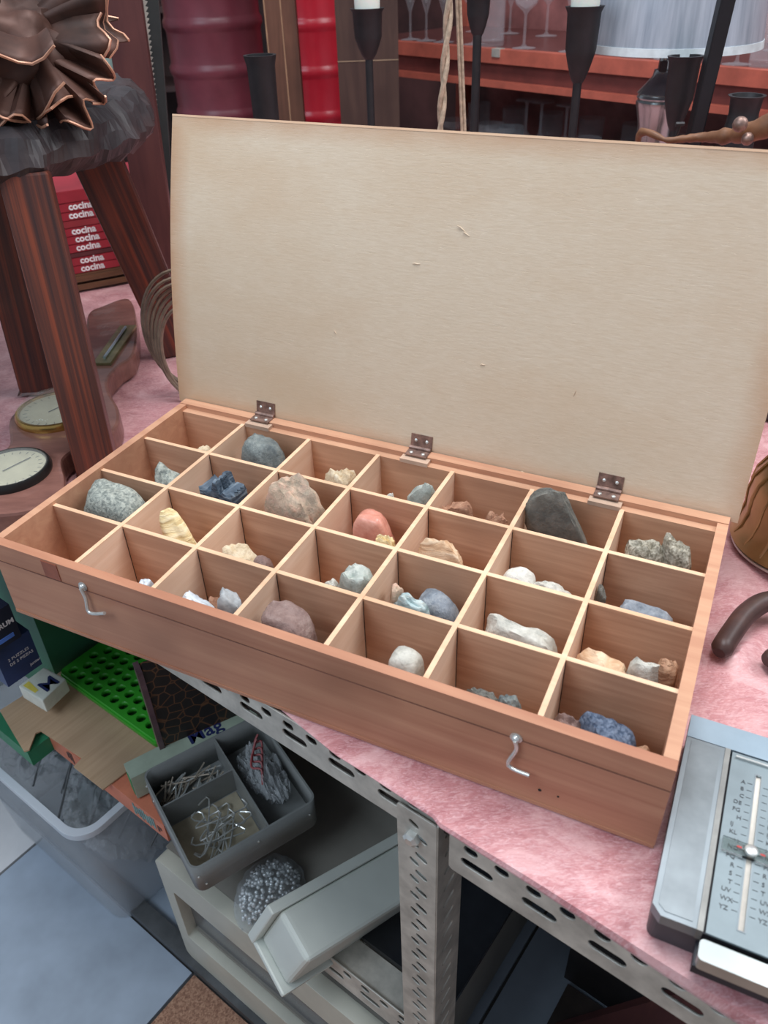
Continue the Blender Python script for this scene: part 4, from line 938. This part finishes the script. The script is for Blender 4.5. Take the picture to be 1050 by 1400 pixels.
UP = [(549, 'flute', 'stemmed glass on the orange shelf, next to the dark cabinet'), (571, 'flute', 'stemmed glass on the orange shelf, second from the dark cabinet'), (595, 'flute', 'stemmed glass on the orange shelf, just left of the twisted rope'),
      (637, 'wine', 'stemmed glass on the orange shelf between the cords and the thin black stem'), (706, 'wine', 'wine glass on the orange shelf right of the labelled tumbler'), 
      (770, 'flute', 'stemmed glass on the orange shelf just left of the lamp holder'), (860, 'tumbler', 'tumbler on the orange shelf below the left half of the lamp shade'), (905, 'wine', 'glass on the orange shelf directly behind the lamp stem'), (1000, 'coupe', 'stemmed glass on the orange shelf right of the black bar'), (1040, 'tumbler', 'tumbler on the orange shelf at the right edge of the photo')]
for k, (u, kd, lab) in enumerate(UP):
    v = 56 + (u - 545) * .075; s_, _ = rack_pt(u, v, .275); put(kd, s_ + (.02 if kd == 'flute' and u == 692 else 0), .045 + (.11 if u in (692,) else 0), .275, lab, 'glasses on the orange shelf')
ORD = ['first', 'second', 'third', 'fourth', 'fifth', 'sixth', 'seventh', 'eighth', 'ninth']
for k in range(8):  # second row behind
    put('flute' if k % 2 else 'wine', .02 + k * .13, .30, .275, f"{'slim' if k % 2 else 'round bowled'} glass in the second row on the orange shelf, {ORD[k]} from the dark cabinet", 'second row glasses on the orange shelf')
s_, _ = rack_pt(673, 62, .275)
tb_ = thing('labelled_tumbler', 'straight clear tumbler with a white lettered label on the orange shelf', 'glass', RF(s_, .05, .2756), RY)
o = obj('glass_body', (lambda b: (lathe(b, [(.0004, 0), (.034, 0), (.036, .004), (.036, .24), (.034, .24), (.034, .012), (.0004, .010)], 28, cap=False), b)[1])(B()), gl, tb_, smooth=True)
b = B(); box(b, -.022, .024, -.0385, -.0375, .085, .26); lb = obj('label', b, plain('white_label', (205, 208, 212), .6), tb_)
b = text_bm('W', .030, frame((-.012, -.0388, .150), (1, 0, 0), (0, 0, 1)), .0003, .0004); obj('lettering', b, M['ink'], lb)
LOW = [(552, 'coupe', False, 'small stemmed glass on the lower shelf next to the dark cabinet'), (640, 'tumbler', False, 'tumbler on the lower shelf beside the thin cord'), (662, 'coupe', False, 'stemmed glass on the lower shelf right of the thin black stem'), (686, 'tumbler', False, 'tumbler on the lower shelf left of two upturned glasses'),
       (718, 'wine', True, 'upturned wine glass on the lower shelf, left of the white candle holder'), (750, 'wine', True, 'upturned wine glass on the lower shelf behind the black stem'), (803, 'wine', True, 'upturned wine glass on the lower shelf right of the black stem'), (850, 'tumbler', False, 'tumbler on the lower shelf left of the lamp base')]
for (u, kd, fl, lab) in LOW:
    s_, _ = rack_pt(u, 190, .06); put(kd, s_ - .02, .10, -.03, lab, 'glasses on the lower shelf', fl, 1.0)
for k in range(7): put('tumbler', .02 + k * .14, .33, -.03, f'tumbler in the back row on the lower shelf, {ORD[k]} from the dark cabinet', 'back row glasses on the lower shelf')
# things on the left far behind: shelves with packets
far = thing('packet_shelf', 'dim shelf unit far behind the stool', 'shelving', (-1.15, 2.95, -.75), .12)
fm = plain('far_shelf', (74, 52, 50), .6)
for z in (.02, .45, .78, 1.05): 
    b = B(); box(b, -1.2, 1.1, 0, .3, z, z + .02); obj('shelf', b, fm, far)
b = B(); box(b, -1.2, 1.1, .3, .32, 0, 1.6); obj('back_panel', b, fm, far)
for xx in (-1.2, 1.08):
    b = B(); box(b, xx, xx + .02, 0, .3, 0, 1.6); obj('side_panel', b, fm, far)
cols = [((196, 40, 110), 'magenta'), ((150, 170, 160), 'pale green'), ((196, 190, 176), 'cream'), ((70, 120, 116), 'teal'), ((150, 50, 46), 'red'), ((214, 170, 60), 'yellow'), ((206, 206, 200), 'white'), ((60, 90, 86), 'dark teal')]
k = 0
for lv, z in enumerate((.4705, .8005, 1.0705)):
    for q in range(9):
        x = -1.0 + q * .225 + .03 * math.sin(k * 3); cc_, cn_ = cols[(k * 5 + lv) % 8]; mt = bpy.data.materials.get('packet_' + cn_) or plain('packet_' + cn_, cc_, .5, 0, .3, 14)
        c_, s_ = math.cos(.12), math.sin(.12); p = Vector((-1.15 + c_ * x - s_ * .03, 2.95 + s_ * x + c_ * .03, -.75 + z))
        t = thing('packet', f"{cn_} packet on the {['lower', 'middle', 'upper'][lv]} dim shelf, {['first', 'second', 'third', 'fourth', 'fifth', 'sixth', 'seventh', 'eighth', 'ninth'][q]} from its left end", 'packet', p, .12, 'packets on the dim shelf')
        b = B(); box(b, -.07, .07, 0, .10, .0005, .14 + .05 * math.sin(k * 1.7)); obj('carton', b, mt, t, bev=.004); k += 1

# ------------------------------------------------------------------ things stored under the table, in the table frame (s along, t in, z up)
def ubox(name, label, cat, s0, s1, t0, t1, z0, z1, mat, part='body', bev=.002, group=None, rot=0):
    c_ = ((s0 + s1) / 2, (t0 + t1) / 2); t = thing(name, label, cat, TF(c_[0], c_[1], z0), TY + rot, group); w_, d_, h_ = (s1 - s0) / 2, (t1 - t0) / 2, z1 - z0
    b = B(); box(b, -w_, w_, -d_, d_, .0003, h_); obj(part, b, mat, t, bev=bev); return t, w_, d_, h_
cream = plain('cream_plastic', (186, 184, 170), .42, 0, .06, 8); greyp = plain('grey_plastic', (128, 124, 116), .45, 0, .08, 10)
# the cream machine on the floor
MT, MS0, MS1 = -.47, -.405, -.012
mc = thing('cream_machine', 'cream plastic cased machine with a grey window, on the floor under the grey tray', 'appliance', TF(0, -.014, -.735), TY)
wa, wb, wc = pt(256, 1241, .0), pt(268, 1281, .0), pt(392, 1384, .0)
zt_, zb_ = (wa.z + .735), (wb.z + .735); s0_, s1_ = wa.x, -.05
print('WINDOW', wa, wb, wc)
b = B(); box(b, MS0, MS1, .022, .36, .001, MT + .735); obj('casing', b, greyp, mc, bev=.010, seg=3)
Hm = MT + .735 - .001
zt_ = Hm - .065; zb_ = .075
b = plate(rrect(MS0 - .002, MS1, .001, Hm + .001, .014), [rrect(s0_, s1_, zb_, zt_, .006)], .020, frame((0, .012, 0), (1, 0, 0), (0, 0, 1))); obj('front_bezel', b, cream, mc, bev=.003)
b = B(); box(b, s0_ - .002, s1_ + .002, .0185, .0215, zb_ - .002, zt_ + .002); obj('window', b, plain('grey_window', (92, 94, 96), .2), mc)
b = B(); box(b, s0_ + .004, s1_ - .004, .0150, .0185, zb_ + .004, zb_ + .012); obj('window_ledge', b, greyp, mc, bev=.001)
# grey compartment tray on top of it
TZ = -.340
Fp, Rp, Lp = pz(262, 1192, TZ), pz(434, 1092, TZ), pz(190, 1058, TZ)
ex = Rp - Fp; ang = math.atan2(ex.y, ex.x); wx = ex.length; wy = (Lp - Fp).dot(Vector((-math.sin(ang), math.cos(ang), 0)))
print('TRAY', wx, wy)
ty = thing('grey_tray', 'grey plastic tray with three compartments of hooks and nails on the cream machine', 'tray', (Fp.x, Fp.y, TZ - .0515), ang)
gt = plain('grey_tray_plastic', (128, 130, 128), .4, 0, .05, 20)
b = plate(rrect(0, wx, 0, wy, .012), [rrect(.0025, wx - .0025, .0025, wy - .0025, .010)], .047, Matrix.Translation((0, 0, .0275))); obj('wall', b, gt, ty)
b = B(); prism(b, rrect(.001, wx - .001, .001, wy - .001, .011), .0006, .004); obj('bottom', b, gt, ty)
xd = wx * .60; yd = wy * .64
b = B(); box(b, xd - .001, xd + .001, .0025, wy - .0025, .004, .049); obj('divider', b, gt, ty)
b = B(); box(b, .0025, xd - .001, yd - .001, yd + .001, .004, .046); obj('divider', b, gt, ty)
b = B(); box(b, .004, xd - .003, .004, yd - .003, .0041, .0050); obj('card_liner', b, plain('card_liner', (160, 150, 128), .8), ty)
for (x, y, z, ax_) in ((.006, -.0006, .035, 'x'), (.012, -.0006, .015, 'x'), (-.0006, wy * .93, .036, 'y'), (-.0006, wy * .78, .034, 'y'), (wx * .5, -.0006, .036, 'x'), (wx * .92, -.0006, .030, 'x')):
    b = B(); Mx = Matrix.Rotation(R(90), 3, 'X') if ax_ == 'x' else Matrix.Rotation(R(-90), 3, 'Y'); lathe(b, [(.0014, -.0005), (.0014, .0006), (.0006, .001)], 8, (x, y, z), Mx); obj('rivet', b, M['bright'], ty)
rnd = random.Random(4)
def traylocal(p): c_, s_ = math.cos(ang), math.sin(ang); return Vector((Fp.x + c_ * p[0] - s_ * p[1], Fp.y + s_ * p[0] + c_ * p[1], TZ - .0515 + p[2]))
for k in range(15):
    L_ = rnd.uniform(.045, .075) * wx / .17; a = rnd.gauss(.5, .7); cx, cy = rnd.uniform(.034, xd - .034), rnd.uniform(.030, yd - .034); zz_ = .0085 + .0017 * k
    pl = [(-L_ / 2 - .002, .012, 0), (-L_ / 2, 0, 0), (L_ / 2, 0, 0), (L_ / 2 - .008, .013, .001)]
    if k % 3 == 0: pl = [(-L_ / 2 + .012, .008, 0), (-L_ / 2, .002, 0), (-L_ / 2 + .003, -.002, 0), (L_ / 2, 0, 0), (L_ / 2 + .002, .014, 0)]
    c_, s_ = math.cos(a), math.sin(a); b = B(); pts = []
    for x, y, z in pl:
        qx, qy = cx + c_ * x - s_ * y, cy + s_ * x + c_ * y; pts.append(Vector((min(max(qx, .005), xd - .005), min(max(qy, .005), yd - .005), zz_ + z)))
    t = thing('wire_hook', 'bent bright steel wire hook lying loose in the grey tray', 'hook', traylocal((cx, cy, .005)), ang, 'wire hooks in the grey tray')
    tube(b, [p - Vector((cx, cy, .005)) for p in smoothpts(pts, 3)], .0011, 6); obj('wire', b, M['bright'], t, smooth=True)
nm2 = plain('dull_nail', (178, 166, 150), .4, .4, .2, 80)
for k in range(46):
    L_ = rnd.uniform(.020, .036); a = rnd.gauss(.35, .45); cx = min(max(rnd.uniform(.012, xd - .014), L_ * .5 + .004), xd - L_ * .5 - .004); cy = rnd.uniform(yd + .014, wy - .012)
    sg = math.sin(a) * L_ / 2; cy = min(max(cy, yd + .005 + abs(sg)), wy - .006 - abs(sg)); z = .0068 + rnd.uniform(0, .014)
    t = thing('nail', 'small steel nail in the heaped compartment of the grey tray', 'nail', traylocal((cx, cy, z)), ang + a, 'nails heaped in the grey tray')
    b = B(); tube(b, [(-L_ / 2, 0, 0), (L_ / 2, 0, rnd.uniform(-.003, .005))], .0012, 6); obj('shank', b, nm2 if k % 3 else M['bright'], t)
    b = B(); tube(b, [(-L_ / 2 - .0006, 0, 0), (-L_ / 2 + .0004, 0, 0)], .002, 7); obj('head', b, nm2 if k % 3 else M['bright'], t)
def crumple(name, label, cat, c_, dims, mat, seed, ang_=0, amp=.35, group=None, sub=5, extra=None):
    t = thing(name, label, cat, c_, ang_, group); b = B(); bmesh.ops.create_icosphere(b, subdivisions=sub, radius=1); o = Vector((seed * 3.1, seed, 1))
    for v_ in b.verts:
        p = v_.co; n1 = abs(noise.noise(p * 1.7 + o)); n2 = abs(noise.noise(p * 4.0 + o)); n3 = abs(noise.noise(p * 9 + o)); q = p * (1 + amp * (n1 * .9 + n2 * .6 + n3 * .3) - amp * .3)
        if p.z < -.1: q.z = max(q.z, -.85)
        v_.co = Vector((q.x * dims[0], q.y * dims[1], q.z * dims[2] + dims[2] * .86))
    obj('film', b, mat, t, smooth=True); return t
def sheet_bag(name, label, cat, c_, dims, mat, seed, ang_=0, n=3, group=None, tilt=.6):
    """a few thin crumpled sheets of clear film: real surfaces with folds"""
    rnd_ = random.Random(seed); t = thing(name, label, cat, c_, ang_, group); b = B()
    for q in range(n):
        a, tl = rnd_.uniform(0, PI), rnd_.uniform(-tilt, tilt); o = Vector((seed * 5.3, q * 7.7, 0)); N_ = 34; g = []
        off = Vector((rnd_.uniform(-.15, .15) * dims[0], rnd_.uniform(-.15, .15) * dims[1], dims[2] * (q + .7) / (n + .3)))
        M3 = Matrix.Rotation(a, 3, 'Z') @ Matrix.Rotation(tl, 3, 'X')
        for i_ in range(N_ + 1):
            row = []
            for k_ in range(N_ + 1):
                x, y = i_ / N_ * 2 - 1, k_ / N_ * 2 - 1; r_ = max(abs(x), abs(y), 1e-3); rr_ = math.hypot(x, y) + 1e-6; x, y = x * r_ / rr_, y * r_ / rr_
                p = Vector((x * 2.2, y * 2.2, 0)) + o
                z = abs(noise.noise(p)) * .9 + abs(noise.noise(p * 2.3)) * .5 + noise.noise(p * 5) * .16 - .45 * (x * x + y * y)
                v3 = M3 @ Vector((x * .85, y * .85, 0)); v3 = Vector((v3.x * dims[0], v3.y * dims[1], v3.z * dims[2] * .6 + z * dims[2] * .75)) + off
                v3.z = min(max(v3.z, .002 + .001 * q), dims[2] * 2.0); row.append(b.verts.new(v3))
            g.append(row)
        for i_ in range(N_):
            for k_ in range(N_): b.faces.new((g[i_][k_], g[i_ + 1][k_], g[i_ + 1][k_ + 1], g[i_][k_ + 1]))
    obj('film', b, mat, t, smooth=True); return t
clr = film('clear_film', (214, 222, 226), .10); clr2 = film('milky_film', (206, 210, 212), .22)
p = traylocal((wx * .80, wy * .56, .006))
t = sheet_bag('printed_bag', 'clear plastic bag with red print in the right compartment of the grey tray', 'bag', p, (.026, wy * .38, .036), clr2, 5, ang, 3)
b = B(); 
for k in range(3): t_ = text_bm(['V', 'W', 'N'][k], .026, frame((-.010, -.035 + .026 * k, .050 - .006 * k), (1, .25, .3), (-.2, .4, 1))); merge(b, t_)
b.free()
for k in range(5):
    b = B(); x = -.012 + .005 * k; tube(b, smoothpts([(x, -.03 + .01 * k, .040), (x + .006, -.018 + .01 * k, .052), (x - .002, -.006 + .008 * k, .050), (x + .006, .006 + .006 * k, .058)], 4), .0016, 5); obj('red_print', b, plain('red_print', (150, 60, 62), .5) if k == 0 else bpy.data.materials['red_print'], t, smooth=True)
# bag of glass beads
p = pz(370, 1228, MT); bgz = thing('bead_bag', 'clear bag of shiny glass beads between the grey tray and the white box', 'bag', (p.x, p.y, MT), TY)
b = B(); n_ = 0; rnd = random.Random(9)
dimsb = (.036, .046, .040)
beads = B()
for k in range(330):
    while True:
        x, y, z = rnd.uniform(-1, 1), rnd.uniform(-1, 1), rnd.uniform(0, 1)
        if .55 < x * x + y * y + z * z < .92: break
    t_ = bmesh.ops.create_icosphere(beads, subdivisions=2, radius=.0026, matrix=Matrix.Translation((x * dimsb[0], y * dimsb[1], z * dimsb[2] * 1.25 + .004)))
o = obj('beads', beads, plain('shiny_beads', (206, 212, 214), .12, .5, .1, 200), bgz, smooth=True); o['kind'] = 'stuff'
b.free(); b = B(); bmesh.ops.create_icosphere(b, subdivisions=5, radius=1)
for v_ in b.verts:
    p_ = v_.co; q = p_ * (1.06 + .12 * abs(noise.noise(p_ * 3)) + .06 * abs(noise.noise(p_ * 9)))
    z = max(q.z, 0) * dimsb[2] * 1.25 + .002; k_ = 0
    v_.co = Vector((q.x * dimsb[0], q.y * dimsb[1], z))
    if p_.z > .8: v_.co += Vector((-.012, .012, .030)) * ((p_.z - .8) / .2) ; v_.co.x *= 1 - .4 * ((p_.z - .8) / .2)
obj('film', b, clr, bgz, smooth=True)
# white lidded storage box lying tilted
cw = plain('white_storage_plastic', (200, 204, 196), .35, 0, .05, 6)
P1, P2, P3, P4 = pz(368, 1238, -.300), pz(600, 1108, -.354), pz(414, 1321, -.314), pz(347, 1290, -.385)
exw = (P2 - P1).normalized(); eyw = (P3 - P1); eyw = (eyw - exw * eyw.dot(exw)); Hw = eyw.length; eyw.normalize(); ezw = P4 - P1; Dw = ezw.length; ezw = exw.cross(eyw).normalized()
if ezw.dot(P1 - Vector(CC)) < 0: ezw = -ezw
wbx = thing('white_storage_box', 'white plastic storage box lying tilted against the slotted upright', 'storage box', P1, 0)
Lw = .225; Dw = Dw - .008; print('WB', Hw, Dw, ezw)
b = B(); box(b, .006, Lw, .010, Hw, .0, Dw, lambda x, y, z: tuple(P1 + exw * x + eyw * (y + (z * -.12)) + ezw * z)); obj('body', b, cw, wbx, world=True, bev=.008, seg=4)
b = B(); box(b, -.003, Lw + .002, -.001, .011, -.003, Dw + .006, lambda x, y, z: tuple(P1 + exw * x + eyw * (y - z * .12) + ezw * z)); obj('rim', b, cw, wbx, world=True, bev=.002)
b = B(); box(b, -.002, Lw + .002, -.0, Hw + .006, Dw, Dw + .007, lambda x, y, z: tuple(P1 + exw * x + eyw * (y - z * .12) + ezw * z)); obj('lid', b, cw, wbx, world=True, bev=.0025)
# clear tub on the floor
tubm = NT('clear_tub'); tubm.base(srgb((196, 204, 212))); tubm.set(Roughness=.22, Alpha=.30, Specular_IOR_Level=.7); tubm = tubm.m
rimm = NT('tub_rim'); rimm.base(srgb((206, 214, 222))); rimm.set(Roughness=.25, Alpha=.82); rimm = rimm.m
tu = thing('clear_tub', 'clear plastic tub of crumpled bags on the tiled floor', 'tub', TF(-.69, .075, -.75), TY)
RZ = .278; lo_ = rrect(-.155, .160, -.113, .12, .03, 6); hi_ = rrect(-.178, .180, -.130, .14, .034, 6)
b = B(); va = [b.verts.new((x, y, .001)) for x, y in lo_]; vb = [b.verts.new((x, y, RZ)) for x, y in hi_]; n_ = len(lo_)
for k in range(n_): b.faces.new((va[k], va[(k + 1) % n_], vb[(k + 1) % n_], vb[k]))
b.faces.new(va); o = obj('tub_wall', b, tubm, tu, smooth=True); m_ = o.modifiers.new('t', 'SOLIDIFY'); m_.thickness = .002; m_.offset = 1
b = plate(rrect(-.186, .188, -.138, .148, .040, 8), [rrect(-.175, .177, -.127, .137, .032, 8)], .012, Matrix.Translation((0, 0, RZ - .004))); obj('rim', b, rimm, tu, bev=.003, seg=3)
for k, (x, y, z, d, sd) in enumerate(((-.08, -.02, .15, (.075, .090, .07), 1), (.075, -.02, .13, (.075, .090, .07), 2), (.0, .02, .0035, (.14, .10, .065), 4))):
    sheet_bag('crumpled_bag', ['crumpled clear bag at the left inside the clear tub', 'crumpled clear bag at the right inside the clear tub', 'milky bag at the bottom of the clear tub'][k], 'bag', TF(-.69 + x, .075 + y, -.75 + z), d, clr if k < 2 else clr2, sd, TY, 5, 'crumpled bags in the clear tub')
gc = plain('grey_cable', (90, 92, 94), .5)
for k in range(4):
    t = thing('grey_cable', ['grey cable looping over the clear bags at the left of the tub', 'grey cable looping over the clear bags near the tub corner', 'grey cable curving up at the back of the tub', 'short grey cable arched over the tub contents'][k], 'cable', TF(-.70 + .05 * k, .02 + .02 * k, -.57), TY)
    b = B(); tube(b, smoothpts([(-.05, -.03, -.03), (-.03, .01, .05), (.01, .03, .055 + .008 * k), (.04, -.01 + .01 * k, .03), (.05, -.05, -.02)], 6), .0018, 6); obj('cord', b, gc, t, smooth=True)
# board game boxes, carton, cardboard flap, green egg-crate tray
gw = plain('green_white_box', (160, 190, 168), .5, 0, .15, 20)
ubox('game_box', 'pale green and white game box under the orange carton', 'box', -.70, -.415, .03, .26, -.468, -.4285, gw)
oc, ow, od, oh = ubox('orange_carton', 'flat orange printed carton with an open kraft flap above the clear tub', 'carton', -.630, -.380, .002, .20, -.428, -.3925, plain('orange_carton_print', (196, 116, 88), .55, 0, .08, 20), bev=.0015)
prm = plain('carton_print_blue', (110, 140, 138), .6, 0, .3, 60); prw = plain('carton_print_dark', (92, 60, 50), .6)
for x0_, x1_, z0_, z1_, m_ in ((.060, .105, .006, .030, prm), (-.030, -.004, .006, .030, prw), (-.085, -.070, .008, .030, prw), (.108, .118, .010, .026, prw)):
    b = B(); x_ = x0_
    while x_ < x1_ - .004: box(b, x_, x_ + .0035, -od - .0006, -od + .001, z0_ + .003 * (int(x_ * 1000) % 3), z1_ - .004 * (int(x_ * 700) % 2)); x_ += .005
    obj('printed_figure', b, m_, oc)
kraft = wood('kraft_card', (190, 160, 130), (176, 146, 116), (120, 4, 4), .8, .15)
zf = -.3905; outf = [(0, 972), (30, 953), (64, 917), (95, 884), (150, 880), (236, 1006), (222, 1019), (141, 1080), (101, 1049), (112, 1037), (56, 1000), (49, 1003), (40, 1026), (33, 1028)]
b = B(); pf = [pz(u, v, zf) for u, v in outf]; prism(b, [(p.x, p.y) for p in pf], zf - .0010, zf + .0014); obj('flap', b, kraft, oc, world=True)
g_ = tz(38, 1030, -.400)
ubox('green_box', 'green game box whose corner shows under the left end of the kraft flap', 'box', g_.x - .10, g_.x, g_.y, g_.y + .05, -.4282, -.400, plain('green_card', (44, 120, 84), .45, 0, .1, 20))
# green tray with round hollows
gp1, gp2 = tz(74, 918, -.370), tz(222, 1014, -.370)
s0, s1 = gp1.x, gp2.x; t0_ = (gp1.y + gp2.y) / 2; print('GREEN', gp1, gp2)
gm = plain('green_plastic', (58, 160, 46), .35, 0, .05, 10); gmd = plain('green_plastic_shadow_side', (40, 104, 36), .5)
gr = thing('green_tray', 'bright green plastic tray with rows of round hollows on the kraft flap', 'tray', TF((s0 + s1) / 2, t0_, -.389), TY); wg = (s1 - s0) / 2 - .006; dg = .13
hs = []
for r_ in range(7):
    for k in range(11):
        x = -wg + .016 + k * .0198 + (.0099 if r_ % 2 else 0); y = .014 + r_ * .0188
        if x < wg - .012 and y < dg - .01: hs.append([(x + .0072 * math.cos(a), y + .0072 * math.sin(a)) for a in [2 * PI * q / 12 for q in range(12)]])
b = plate(rrect(-wg, wg, 0, dg, .008), hs, .012, Matrix.Translation((0, 0, .0135))); obj('hollow_plate', b, gm, gr)
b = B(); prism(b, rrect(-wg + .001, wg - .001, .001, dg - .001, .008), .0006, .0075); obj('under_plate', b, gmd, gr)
b = plate(rrect(-wg - .002, wg + .002, -.002, dg + .002, .010), [rrect(-wg + .001, wg - .001, .001, dg - .001, .008)], .008, Matrix.Translation((0, 0, .0100))); obj('rim', b, gm, gr, bev=.001)
# green carton behind, navy boxes at the left
navy = plain('navy_box', (40, 56, 96), .35, 0, .25, 10); navyd = plain('dark_navy_box', (34, 38, 54), .3, 0, .2, 10)
sb_ = -.60
q0, q1 = ps(0, 945, sb_), ps(58, 908, sb_); print('BLUE', q0, q1, ps(0, 890, sb_), ps(45, 858, sb_), ps(0, 845, sb_))
zb0 = q1.z; nb = thing('navy_box', 'navy blue puzzle box lying at the far left under the table', 'box', TF(sb_ - .0, 0, zb0), TY)
b = B(); box(b, -.20, 0, -.03, q1.y, .0005, .062); obj('body', b, navy, nb, bev=.002)
for k, (w_, zz_, yy_) in enumerate((('2 PUZZLES', .036, .012), ('DE 2 PIEZAS', .028, .012), ('junior', .010, .035))):
    b = text_bm(w_, .0062, frame((.0004, -.030 + yy_, zz_), (0, 1, 0), (0, 0, 1))); obj('lettering', b, M['white'], nb)
nd = thing('dark_navy_box', 'dark navy box lettered in white on top of the navy puzzle box', 'box', TF(sb_ + .004, 0, zb0 + .063), TY)
b = B(); box(b, -.20, 0, -.05, q1.y - .012, .0005, .055); obj('body', b, navyd, nd, bev=.002)
b = text_bm('SPECTRUM', .0098, frame((.0004, -.042, .028), (0, 1, 0), (0, 0, 1)), bold=.0003); obj('lettering', b, M['white'], nd)
b = B(); box(b, -.001, .0006, -.045, q1.y - .02, .008, .014); obj('blue_band', b, plain('bright_blue_band', (84, 124, 206), .35), nd)
ubox('green_carton', 'tall dark green carton left of the green tray and behind the navy box', 'carton', -.93, -.715, max(.075, q1.y + .014), .40, -.4675, -.11, plain('green_carton', (56, 110, 82), .45, 0, .12, 8), bev=.003)
mb = thing('lettered_box', 'white and yellow box end lettered with a navy M, left of the green tray', 'box', TF(0, 0, 0), TY)
a_ = [pz(u, v, -.345) for u, v in ((25, 938), (60, 912), (90, 928), (58, 958))]; mb.location = a_[0]
b = B(); prism(b, [(p.x, p.y) for p in (a_[0], a_[3], a_[2], a_[1])], -.3705, -.345); obj('body', b, plain('white_carton', (214, 216, 204), .5, 0, .06, 30), mb, world=True, bev=.002)
e1_ = (a_[1] - a_[0]).normalized(); b = text_bm('M', .034, frame(a_[0] + (a_[3] - a_[0]) * .85 + Vector((0, 0, .0004)) + e1_ * .012, e1_, (a_[0] - a_[3])), bold=.0003); obj('lettering', b, plain('navy_print', (36, 44, 92), .5), mb, world=True)
e2_ = (a_[3] - a_[0]); b = B(); prism(b, [((a_[0] + e1_ * x + e2_ * y).x, (a_[0] + e1_ * x + e2_ * y).y) for x, y in ((.004, .1), (.014, .1), (.010, .6), (.004, .6))], -.3449, -.3446); obj('yellow_patch', b, plain('yellow_print', (226, 206, 90), .5), mb, world=True)
# dark crackle frame and the lettered pale box beside the tray
ck = NT('crackle_leather'); v_ = ck.co((1, 1, 1)); vo = ck.voro(v_, 62, 'DISTANCE_TO_EDGE'); ck.base(ck.ramp(vo, [(.0, srgb((120, 82, 54))), (.03, srgb((86, 58, 42))), (.07, srgb((40, 34, 32)))])); ck.set(Roughness=.45); ck = ck.m
cf = thing('crackle_panel', 'dark panel with gold crackle pattern standing right of the green tray', 'panel', TF(-.456, .070, -.3885), TY + R(66))
b = B(); box(b, .003, .22, -.016, .0, .0, .185); obj('panel', b, ck, cf, bev=.002)
b = B(); box(b, -.004, .0028, -.019, .003, .001, .187); obj('edge_strip', b, plain('plum_edge', (96, 74, 78), .3, 0, .2, 40), cf, bev=.001)
lb2 = thing('pale_lettered_box', 'pale green white box lettered in navy lying along the far side of the grey tray', 'box', traylocal((0, 0, 0)), ang); lb2.location.z = -.3885; bpy.context.view_layer.update()
b = B(); box(b, -.014, .20, wy + .004, wy + .032, .0, .042); obj('body', b, plain('pale_carton', (158, 170, 152), .5, 0, .08, 20), lb2, bev=.002)
b = B(); box(b, -.0148, -.0135, wy + .008, wy + .024, .004, .034); obj('green_patch', b, plain('green_print', (50, 130, 80), .5), lb2)
b = text_bm('Mag', .030, frame((.070, wy + .0095, .0423), (1, 0, 0), (0, 1, 0)), bold=.0005); obj('lettering', b, bpy.data.materials['navy_print'], lb2)
# dark stuff at the right under the table
ubox('shade_crate', 'dark filler crate added to darken the space under the table right of the slotted upright', 'crate', .07, .60, .30, .75, -.75, -.14, plain('shade_crate_mat', (42, 38, 38), .6, 0, .3, 10), bev=.004)  # added dark filler where deep shade lies beside the upright
t, w_, d_, h_ = ubox('shade_chest', 'dark filler chest added to darken the space under the middle of the table behind the storage box', 'chest', -.15, .06, .42, .85, -.75, -.12, plain('shade_chest_mat', (46, 42, 42), .6, 0, .3, 10), bev=.004)  # added dark filler for the shade behind the storage box
t = thing('reddish_board', 'reddish brown board leaning in the dark under the table', 'board', TF(.12, .10, -.75), TY)
b = plank_leg((0, 0, 0), (.0, .0, .1), .1, .1, .01, (0, 1, 0)); b.free(); b = B(); box(b, -.04, .05, .09, .19, .001, .012); obj('board', b, M['dark'], t); 
b = B(); box(b, -.03, .02, 0, .012, 0, .42, lambda x, y, z: (x + z * .50, y + .12 + z * .15, z * .85 + .014)); obj('plank', b, redw, t, bev=.001)
blk = plain('black_bag', (22, 23, 25), .3, 0, .2, 20)
for k, (s_, t_, z_, d_) in enumerate(((.155, .10, -.75, (.065, .05, .10)), (.335, .085, -.75, (.055, .045, .12)), (.53, .085, -.75, (.10, .055, .17)), (.78, .12, -.75, (.10, .075, .2)))):
    crumple('black_bag', ['black plastic bag under the table nearest the slotted upright', 'black plastic bag under the table, second from the slotted upright', 'black plastic bag under the table, third from the slotted upright', 'black plastic bag under the table at the right edge'][k], 'bag', TF(s_, t_, z_), d_, blk, 11 + k, TY, .35, 'black bags under the table')
sheet_bag('clear_bag', 'clear crumpled bag in the dark behind the white storage box', 'bag', TF(-.09, .24, -.394), (.05, .10, .07), clr, 21, TY, 4)
ubox('dark_case', 'low dark filler case added to darken the space behind the grey tray under the table', 'case', -.37, -.16, .37, .41, -.75, -.30, navyd)  # added dark filler for the shade behind the tray
